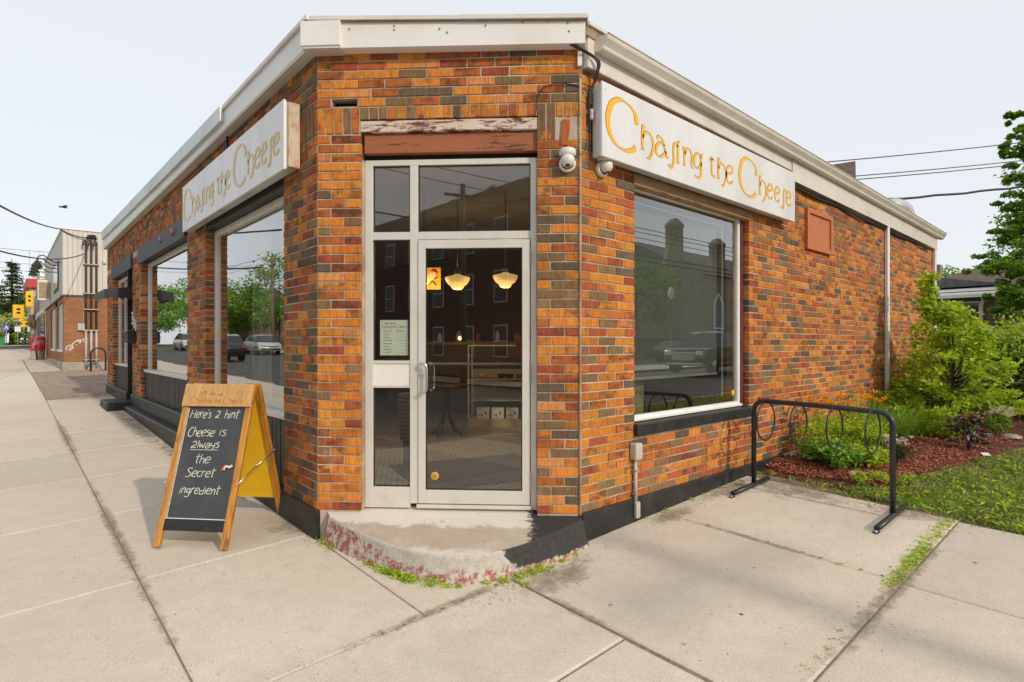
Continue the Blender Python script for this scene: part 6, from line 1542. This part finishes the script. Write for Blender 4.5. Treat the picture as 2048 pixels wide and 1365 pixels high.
for i, (x, y, r, h) in enumerate(((-4.6,74,3.0,4.6),(-.2,80,3.2,5.6),(1.6,73,2.4,4.4),(-6.8,82,3.6,7.5),(4.5,78,3.2,6.0),(-3.0,90,4.2,7.4),(-11,80,4.0,7.5),(9,84,4,7))):
    tree(['light green tree at the left edge of the far lawn','tree behind the tall spruce','bushy tree right behind the yellow diamond sign','big tree cut by the left edge behind the lawn','tree showing over the shop roofs beyond the turret','large far tree between the spruce and the left edge','tree outside the left edge reflected in the front windows','far tree behind the row of shops'][i],
        G3(x, y), h, (x, y, g(x,y)+h*.55), (r, r, h*.46), 44, .95, 150, .33, MAT['leaf_bright' if i in (0,) else 'leaf_mid' if i % 2 == 0 else 'leaf_maple'], tl, limbs=6)
tree('small tree in pale pink blossom on the far lawn', G3(-1.9,70.5), 3.2, (-1.9,70.5,3.7), (1.5,1.3,1.0), 26, .4, 220, .16, MAT['blossom'], trunk_r=.07, limbs=6)
for i, (x, y) in enumerate(((-4.2,71),(-2.6,72.5),(-.6,72),(1.2,70.5))): herb('lawn_shrub', ['shrub on the far lawn at the left edge','shrub on the far lawn behind the green bin','shrub on the far lawn behind the diamond sign','shrub on the far lawn beside the row of shops'][i], x, y, .95, .8, 1.25, 1500, .2, 'leaf_bright', 'shrub', 'shrubs on the far lawn', 6)
# bird
bd = E('bird', tuple(at(128,415,30)), .4, 'small dark bird flying in the sky above the neighbouring roof', 'bird')
m = MB(); m.lathe([(0,-.26),(.035,-.16),(.05,0),(.03,.13),(0,.2)], 8, Matrix.Rotation(PI/2, 4, 'Y')); m.build('body', MAT['black_plastic'], bd)
for s_ in (-1, 1):
    m = MB(); m.v = [(.08,0,.02),(-.1,0,.02),(-.12,s_*.3,.05),(.0,s_*.42,.03),(.08,0,.035),(-.1,0,.035),(-.12,s_*.3,.06),(.0,s_*.42,.04)]; 
    for f in ((0,1,2,3),(7,6,5,4),(0,3,7,4),(1,0,4,5),(2,1,5,6),(3,2,6,7)): m.face(f)
    m.build('wing', MAT['black_plastic'], bd)
# overhead cables in view
def wire(a, b, r, label, sag=.0, wob=0, group=None):
    a = Vector(a); b = Vector(b); P = []
    for i in range(17):
        t = i/16; p = a.lerp(b, t); p.z -= sag*4*t*(1-t); 
        if wob: p.z += wob*math.sin(i*1.9)
        P.append(tuple(p))
    m = MB(); m.tube(P, r, 5); T(m.build('overhead_cable', MAT['cable']), label, 'cable', group)
ov = 'cables crossing the sky'
wire(at(-60,378,9), (-.38,23.72,5.85), .022, 'thick cable coming from the left edge to the top corner of the neighbouring building', .12, 0, ov)
wire(at(-60,485,10), (.36,23.6,5.0), .018, 'lower cable from the left edge to the pipes on the neighbour wall', .25, 0, ov)
wire((-.38,23.72,5.85), (.5,23.6,5.6), .02, 'short cable from the roof corner to the clamps above the pipes', .08, 0, ov)
wire(at(-60,520,60), at(140,550,50), .02, 'faint far wire behind the gooseneck lamps', .3, 0, ov)
wire(at(-60,590,70), at(120,592,60), .02, 'faint far wire crossing the trees at the left', .3, 0, ov)
wire(at(1600,329,13), at(2200,266,17), .013, 'highest of the thin wires over the side roof', .05, 0, ov)
wire(at(1640,358,13), at(2200,303,17), .012, 'upper of the close pair of thin wires over the side roof', .05, 0, ov)
wire(at(1640,365,13), at(2200,310,17), .012, 'lower of the close pair of thin wires over the side roof', .05, 0, ov)
wire(at(1740,402,12), at(2200,352,14), .026, 'thick twisted cable over the side roof', .06, .012, ov)
wire(at(1860,582,28), at(2200,560,32), .025, 'dark cable crossing in front of the stone house', .2, 0, ov)

# ================================================================ ACROSS THE STREETS (seen mirrored in the glass)
rb = E('red_brick_block', (-17.0,-16.9,0), 0, 'long three storey brick block across the crossing, seen reflected in the door glass', 'building')
part('wall', MAT['red_brick'], rb, ((-34,-14,-.3),(0,0,9.3)), r=.01); part('cornice', MAT['stone'], rb, ((-34.1,-14.1,9.301),(.12,.12,10.3)), r=.03)
for fl in range(3):
    for k in range(11):
        x = -2.2-k*3.0; z = .9+fl*3.0
        o = part('window', MAT['white'], rb, ((x-.6,-.02,z),(x+.6,.03,z+1.8)), r=.01); m = MB(); m.box((x-.52,.032,z+.08),(x+.52,.04,z+.86)); m.box((x-.52,.032,z+.94),(x+.52,.04,z+1.72)); m.build('pane', MAT['dark_glass'], o)
for k in range(4):
    for fl in range(3):
        o = part('window', MAT['white'], rb, ((.0,-3-k*3,.9+fl*3),(.04,-1.8-k*3,2.7+fl*3)), r=.01); m = MB(); m.box((.041,-2.9-k*3,1.0+fl*3),(.05,-1.9-k*3,2.6+fl*3)); m.build('pane', MAT['dark_glass'], o)
ch = E('stone_church', (52,-36,0), 0, 'stone church with two capped turrets across the side street, seen in the side window glass', 'church')
part('nave_wall', MAT['stone'], ch, ((0,-12,0),(34,8,9.0)), r=.02); m = MB(); m.prism([(-12.4,9.0),(8.4,9.0),(-2,14)], 0, .5, 34); m.build('roof', MAT['slate'], ch)
part('front_tower', MAT['stone'], ch, ((-4,-1,0),(0,8.5,10)), r=.02)
for i, (x, y, z) in enumerate(((-2.2,6.5,14.2),(6.5,6.5,13.2))):
    m = MB(); m.lathe([(1.25,0),(1.05,z-3.2),(.9,z-3.0),(.9,z-.6),(1.0,z-.5),(.95,z-.2),(.45,z+.3),(0,z+.45)], 8, Matrix.Translation((x,y,0))); m.build('turret', MAT['stone'], ch)
for k in range(5):
    m = MB(); m.prism([(3+k*5,3.2),(5+k*5,3.2),(5+k*5,6),(4+k*5,7.2),(3+k*5,6)], 1, 8.0, 8.06); o = m.build('window', MAT['white'], ch); m = MB(); m.prism([(3.2+k*5,3.4),(4.8+k*5,3.4),(4.8+k*5,5.9),(4+k*5,6.9),(3.2+k*5,5.9)], 1, 8.061, 8.08); m.build('pane', MAT['dark_glass'], o)
fn = E('wooden_fence', (0,0,0), 0, 'long brown board fence across the side street', 'fence')
for i in range(60): m = MB(); m.rbox((24+i*.55,-24.05,0),(24.5+i*.55,-24,2.1), .01); m.build('board', MAT['oak_dark'] if 0 else MAT['bark'], fn)
tree('rounded tree behind the board fence across the side street', (40,-27,.5), 8, (40,-27,6.0), (3.6,3.6,3.2), 40, 1.0, 110, .34, MAT['leaf_maple'])
tree('dark tree left of the church across the side street', (31,-30,.3), 7, (31,-30,4.2), (3.4,3.4,2.6), 36, 1.0, 110, .34, MAT['leaf_dark'])
def lamp_post(label, x, y):
    t = E('lamp_post', G3(x, y), 0, label, 'lamp post', 'globe lamp posts across the side street'); m = MB(); m.tube([(0,0,0),(0,0,.5),(0,0,.55),(0,0,3.9)], [.13,.13,.07,.055], 10); m.build('post', MAT['black_metal'], t)
    m = MB(); m.lathe([(.06,3.9),(.2,4.1),(.22,4.3),(.14,4.5),(.05,4.62),(0,4.65)], 14); m.build('globe', MAT['white_plastic'], t)
lamp_post('nearer globe lamp post across the side street', 27.5, -15.6); lamp_post('further globe lamp post across the side street', 47, -15.6)
def car(name, label, loc, rz, paint, kind, group=None):
    t = E(name, loc, rz, label, 'car' if kind != 'p' else 'pickup', group)
    L, W2 = (4.5, .92) if kind != 'p' else (5.7, 1.0); z0 = .32
    body = {'s': [(-2.25,.45),(-2.25,.9),(-2.1,1.08),(-1.0,1.12),(1.0,1.08),(1.55,1.0),(2.1,.85),(2.25,.62),(2.25,.4),(2.1,.30),(-2.1,.30)],
            'c': [(-2.25,.45),(-2.25,.8),(-2.1,.95),(-1.2,.98),(.9,.95),(1.9,.78),(2.25,.62),(2.25,.35),(2.1,.25),(-2.1,.25)],
            'p': [(-2.85,.6),(-2.85,1.15),(-.6,1.18),(1.2,1.20),(2.6,1.15),(2.8,1.05),(2.85,.6),(2.7,.42),(-2.7,.42)]}[kind]
    cab = {'s': [(-2.05,1.08),(-1.7,1.55),(-1.2,1.66),(.1,1.66),(.6,1.55),(1.25,1.08)], 'c': [(-1.9,.95),(-1.2,1.38),(-.2,1.44),(.4,1.36),(1.2,.95)], 'p': [(-.9,1.18),(-.8,1.85),(-.5,1.92),(.5,1.92),(.8,1.82),(1.4,1.19)]}[kind]
    m = MB(); n = len(body)
    for (ins, dy) in ((.0,0),):
        k = 0
        ring = [(-W2,.97,0),(-W2+.0,1.0,0)]
        V_ = []
        for yy, sc2 in ((-W2,.965),(-W2+.09,1.0),(W2-.09,1.0),(W2,.965)):
            V_.append([(x*sc2, yy, .72+(z-.72)*(1 if abs(yy) < W2-.01 else .93)) for x, z in body])
        for r_ in V_: m.v += r_
        for a in range(3):
            for i in range(n): m.face((a*n+i, a*n+(i+1) % n, (a+1)*n+(i+1) % n, (a+1)*n+i), True)
        m.face(range(n)); m.face([3*n+i for i in range(n)][::-1])
    m.build('body', MAT[paint], t)
    zc0 = cab[0][1]; zt_ = max(z for _, z in cab); m = MB(); nn = len(cab)
    for s_ in (-1, 1): m.v += [(x, s_*(W2-.06-.20*(z-zc0)/(zt_-zc0)), z) for x, z in cab]
    for i in range(nn): m.face((i, (i+1) % nn, nn+(i+1) % nn, nn+i))
    m.face(range(nn)); m.face([nn+i for i in range(nn)][::-1]); m.build('glasshouse', MAT['dark_glass'], t)
    rf = [(x, z+.015) for x, z in cab if z > zt_-.12]; m = MB(); m.v = [(x, s_*(W2-.24), z) for s_ in (-1, 1) for x, z in rf]; q = len(rf)
    for i in range(q-1): m.face((i, i+1, q+i+1, q+i))
    m.build('roof_panel', MAT[paint], t)
    wr_ = .36 if kind != 'p' else .42; wx = (1.4, -1.4) if kind != 'p' else (1.85, -1.8)
    for x in wx:
        for s_ in (-1, 1):
            Mx = Matrix.Translation((x, s_*(W2-.1), wr_)) @ Matrix.Rotation(PI/2, 4, 'X')
            m = MB(); m.lathe([(wr_*.62,.13),(wr_*.95,.13),(wr_,.09),(wr_,-.09),(wr_*.95,-.13),(wr_*.62,-.13)], 20, Mx); w2 = m.build('wheel', MAT['tyre'], t)
            m = MB(); m.lathe([(0,.10),(wr_*.62,.12),(wr_*.62,-.12),(0,-.10)], 16, Mx); m.build('rim', MAT['chrome'], w2)
    xf = body[[i for i in range(n) if body[i][0] == max(b[0] for b in body)][0]][0]
    part('headlight', MAT['white_plastic'], t, ((xf-.12,-W2+.08,.72 if kind != 'p' else .85),(xf+.01,-W2+.42,.84 if kind != 'p' else 1.03)), r=.02); part('headlight', MAT['white_plastic'], t, ((xf-.12,W2-.42,.72 if kind != 'p' else .85),(xf+.01,W2-.08,.84 if kind != 'p' else 1.03)), r=.02)
    part('grille', MAT['chrome' if kind == 'p' else 'black_plastic'], t, ((xf-.05,-.55,.62),(xf+.02,.55,.98 if kind == 'p' else .70)), r=.02); part('bumper', MAT['chrome' if kind == 'p' else 'black_plastic'], t, ((xf-.1,-W2+.1,.40),(xf+.07,W2-.1,.52)), r=.03)
    part('tail_light', MAT['red'], t, ((-xf-.01,-W2+.05,.8),(-xf+.08,-W2+.3,.95)), r=.02); part('tail_light', MAT['red'], t, ((-xf-.01,W2-.3,.8),(-xf+.08,W2-.05,.95)), r=.02)
    return t
car('pickup_truck', 'black pickup truck with chrome grille on the side street, mirrored in the side window', (23.2,-10.6,g(21,-5)+.0), PI-.05, 'car_black', 'p')
car('parked_car', 'dark red car parked across the side street', (34,-19,g(34,-10)), .05, 'car_red', 'c')
wg_ = 'pale cars along the main street'
car('white_suv', 'white car nearest on the main street, mirrored in the front windows', (-14.0,46.5,g(-6,46)-.09), -PI/2+.03, 'car_white', 's', wg_)
car('white_suv', 'white car further along the main street, mirrored in the front windows', (-11.0,58,g(-6,58)-.09), -PI/2, 'car_white', 's', wg_)
car('black_car', 'black car stopped further up the main street', (-8.0,36,g(-6,36)-.09), PI/2, 'car_black', 's')
def upole(label, x, y, h, arm, rz=0):
    t = E('utility_pole', G3(x, y), rz, label, 'pole', 'wooden utility poles along the streets'); m = MB(); m.tube([(0,0,-.2),(0,0,h)], [.17,.12], 12); m.build('shaft', MAT['pole_wood'], t)
    if arm:
        m = MB(); m.tube(cr([(0,0,h-2.2),(1.0,0,h-1.5),(2.2,0,h-1.1),(3.2,0,h-1.05)], 5), .04, 8); m.build('lamp_arm', MAT['road_post'], t); m = MB(); m.rbox((3.1,-.12,h-1.14),(3.8,.12,h-1.0), .03); m.build('lamp_head', MAT['patina'], t)
    m = MB(); m.rbox((-.05,-.9,h-.6),(.05,.9,h-.48), .01); m.build('cross_arm', MAT['pole_wood'], t)
upole('utility pole across the side street whose shadow falls on the slabs', 2.25, -14.4, 8.0, False, PI/2)
upole('utility pole with a street lamp at the far corner of the crossing', -16.9, -12.6, 9.5, True, .3)
upole('utility pole with a street lamp across the main street', -16.0, 50.0, 8.4, True, 0)
wc_ = 'power lines along the streets'
for i, (dz, dy) in enumerate(((7.55,-.8),(7.6,0),(7.55,.8),(6.4,0),(6.1,.1))):
    wire((-40,-14.4+dy,dz), (80,-14.4+dy,dz+.6), .02 if dz > 7 else .04, ['southern line of the side street power cables','middle line of the side street power cables','northern line of the side street power cables','upper telephone cable of the side street','lower telephone cable of the side street'][i], .5, 0, wc_)
for i, (dz, dx) in enumerate(((8.3,-.8),(8.3,.8),(6.3,0))):
    wire((-15+dx,-14,dz+.4), (-15+dx,80,dz+1.4), .02 if dz > 8 else .035, ['outer main street power cable','inner main street power cable','telephone cable of the main street'][i], .5, 0, wc_)
wire((-16.9,-12.6,8.6), (-38,-14,8.9), .02, 'cable from the corner pole along the brick block', .4, 0, wc_); wire((-16.9,-12.6,8.2), (2.25,-14.4,7.6), .03, 'cable between the two corner poles', .5, 0, wc_)
dk = E('dark_modern_house', (-27,48,.6), 0, 'dark boxy house across the main street', 'house'); part('wall', MAT['slate'], dk, ((-6,-6,-.6),(5,9,6.2)), r=.02); part('upper_box', MAT['black_paint'], dk, ((-6,-6.5,6.2),(5.5,9,7.6))); part('window', MAT['dark_glass'], dk, ((5.0,-4,1),(5.06,-1,4)), ((5.0,2,1),(5.06,6,4)))
bhh = E('brick_villa', (-26,84,1.2), 0, 'small brick villa far across the main street', 'house'); part('wall', MAT['red_brick'], bhh, ((-5,-5,-1),(5,5,5.5)), r=.02); m = MB(); m.prism([(-5.6,5.5),(5.6,5.5),(0,8.3)], 1, -5.6, 5.6); m.build('roof', MAT['slate'], bhh); part('window', MAT['white'], bhh, ((5.0,-2.5,1.2),(5.05,-1,3)), ((5.0,1,1.2),(5.05,2.5,3)))
for i, (x, y, r, h) in enumerate(((-20.5,38,4.0,8.5),(-21,62,5.2,10.5),(-20,74,4.2,9),(-30,62,6,12),(-23,22,4.0,8),(-24,8,4,8.5),(-14.5,97,5.0,9.5),(-19.5,88,4.5,10))):
    tree(['tree beside the dark boxy house across the main street','biggest tree across the main street','tree before the brick villa across the main street','tall tree behind the others across the main street','tree facing the shop across the main street','tree near the crossing on the far side of the main street','leafy tree at the far end of the main street, mirrored in the second window','tall tree near the far end of the main street, mirrored in the second window'][i], (x, y, g(-6, y)), h, (x, y, g(-6,y)+h*.58), (r, r, h*.4), 50, 1.25, 95, .36, MAT['leaf_mid' if i % 2 else 'leaf_maple'], 'street trees across the main street', limbs=8)
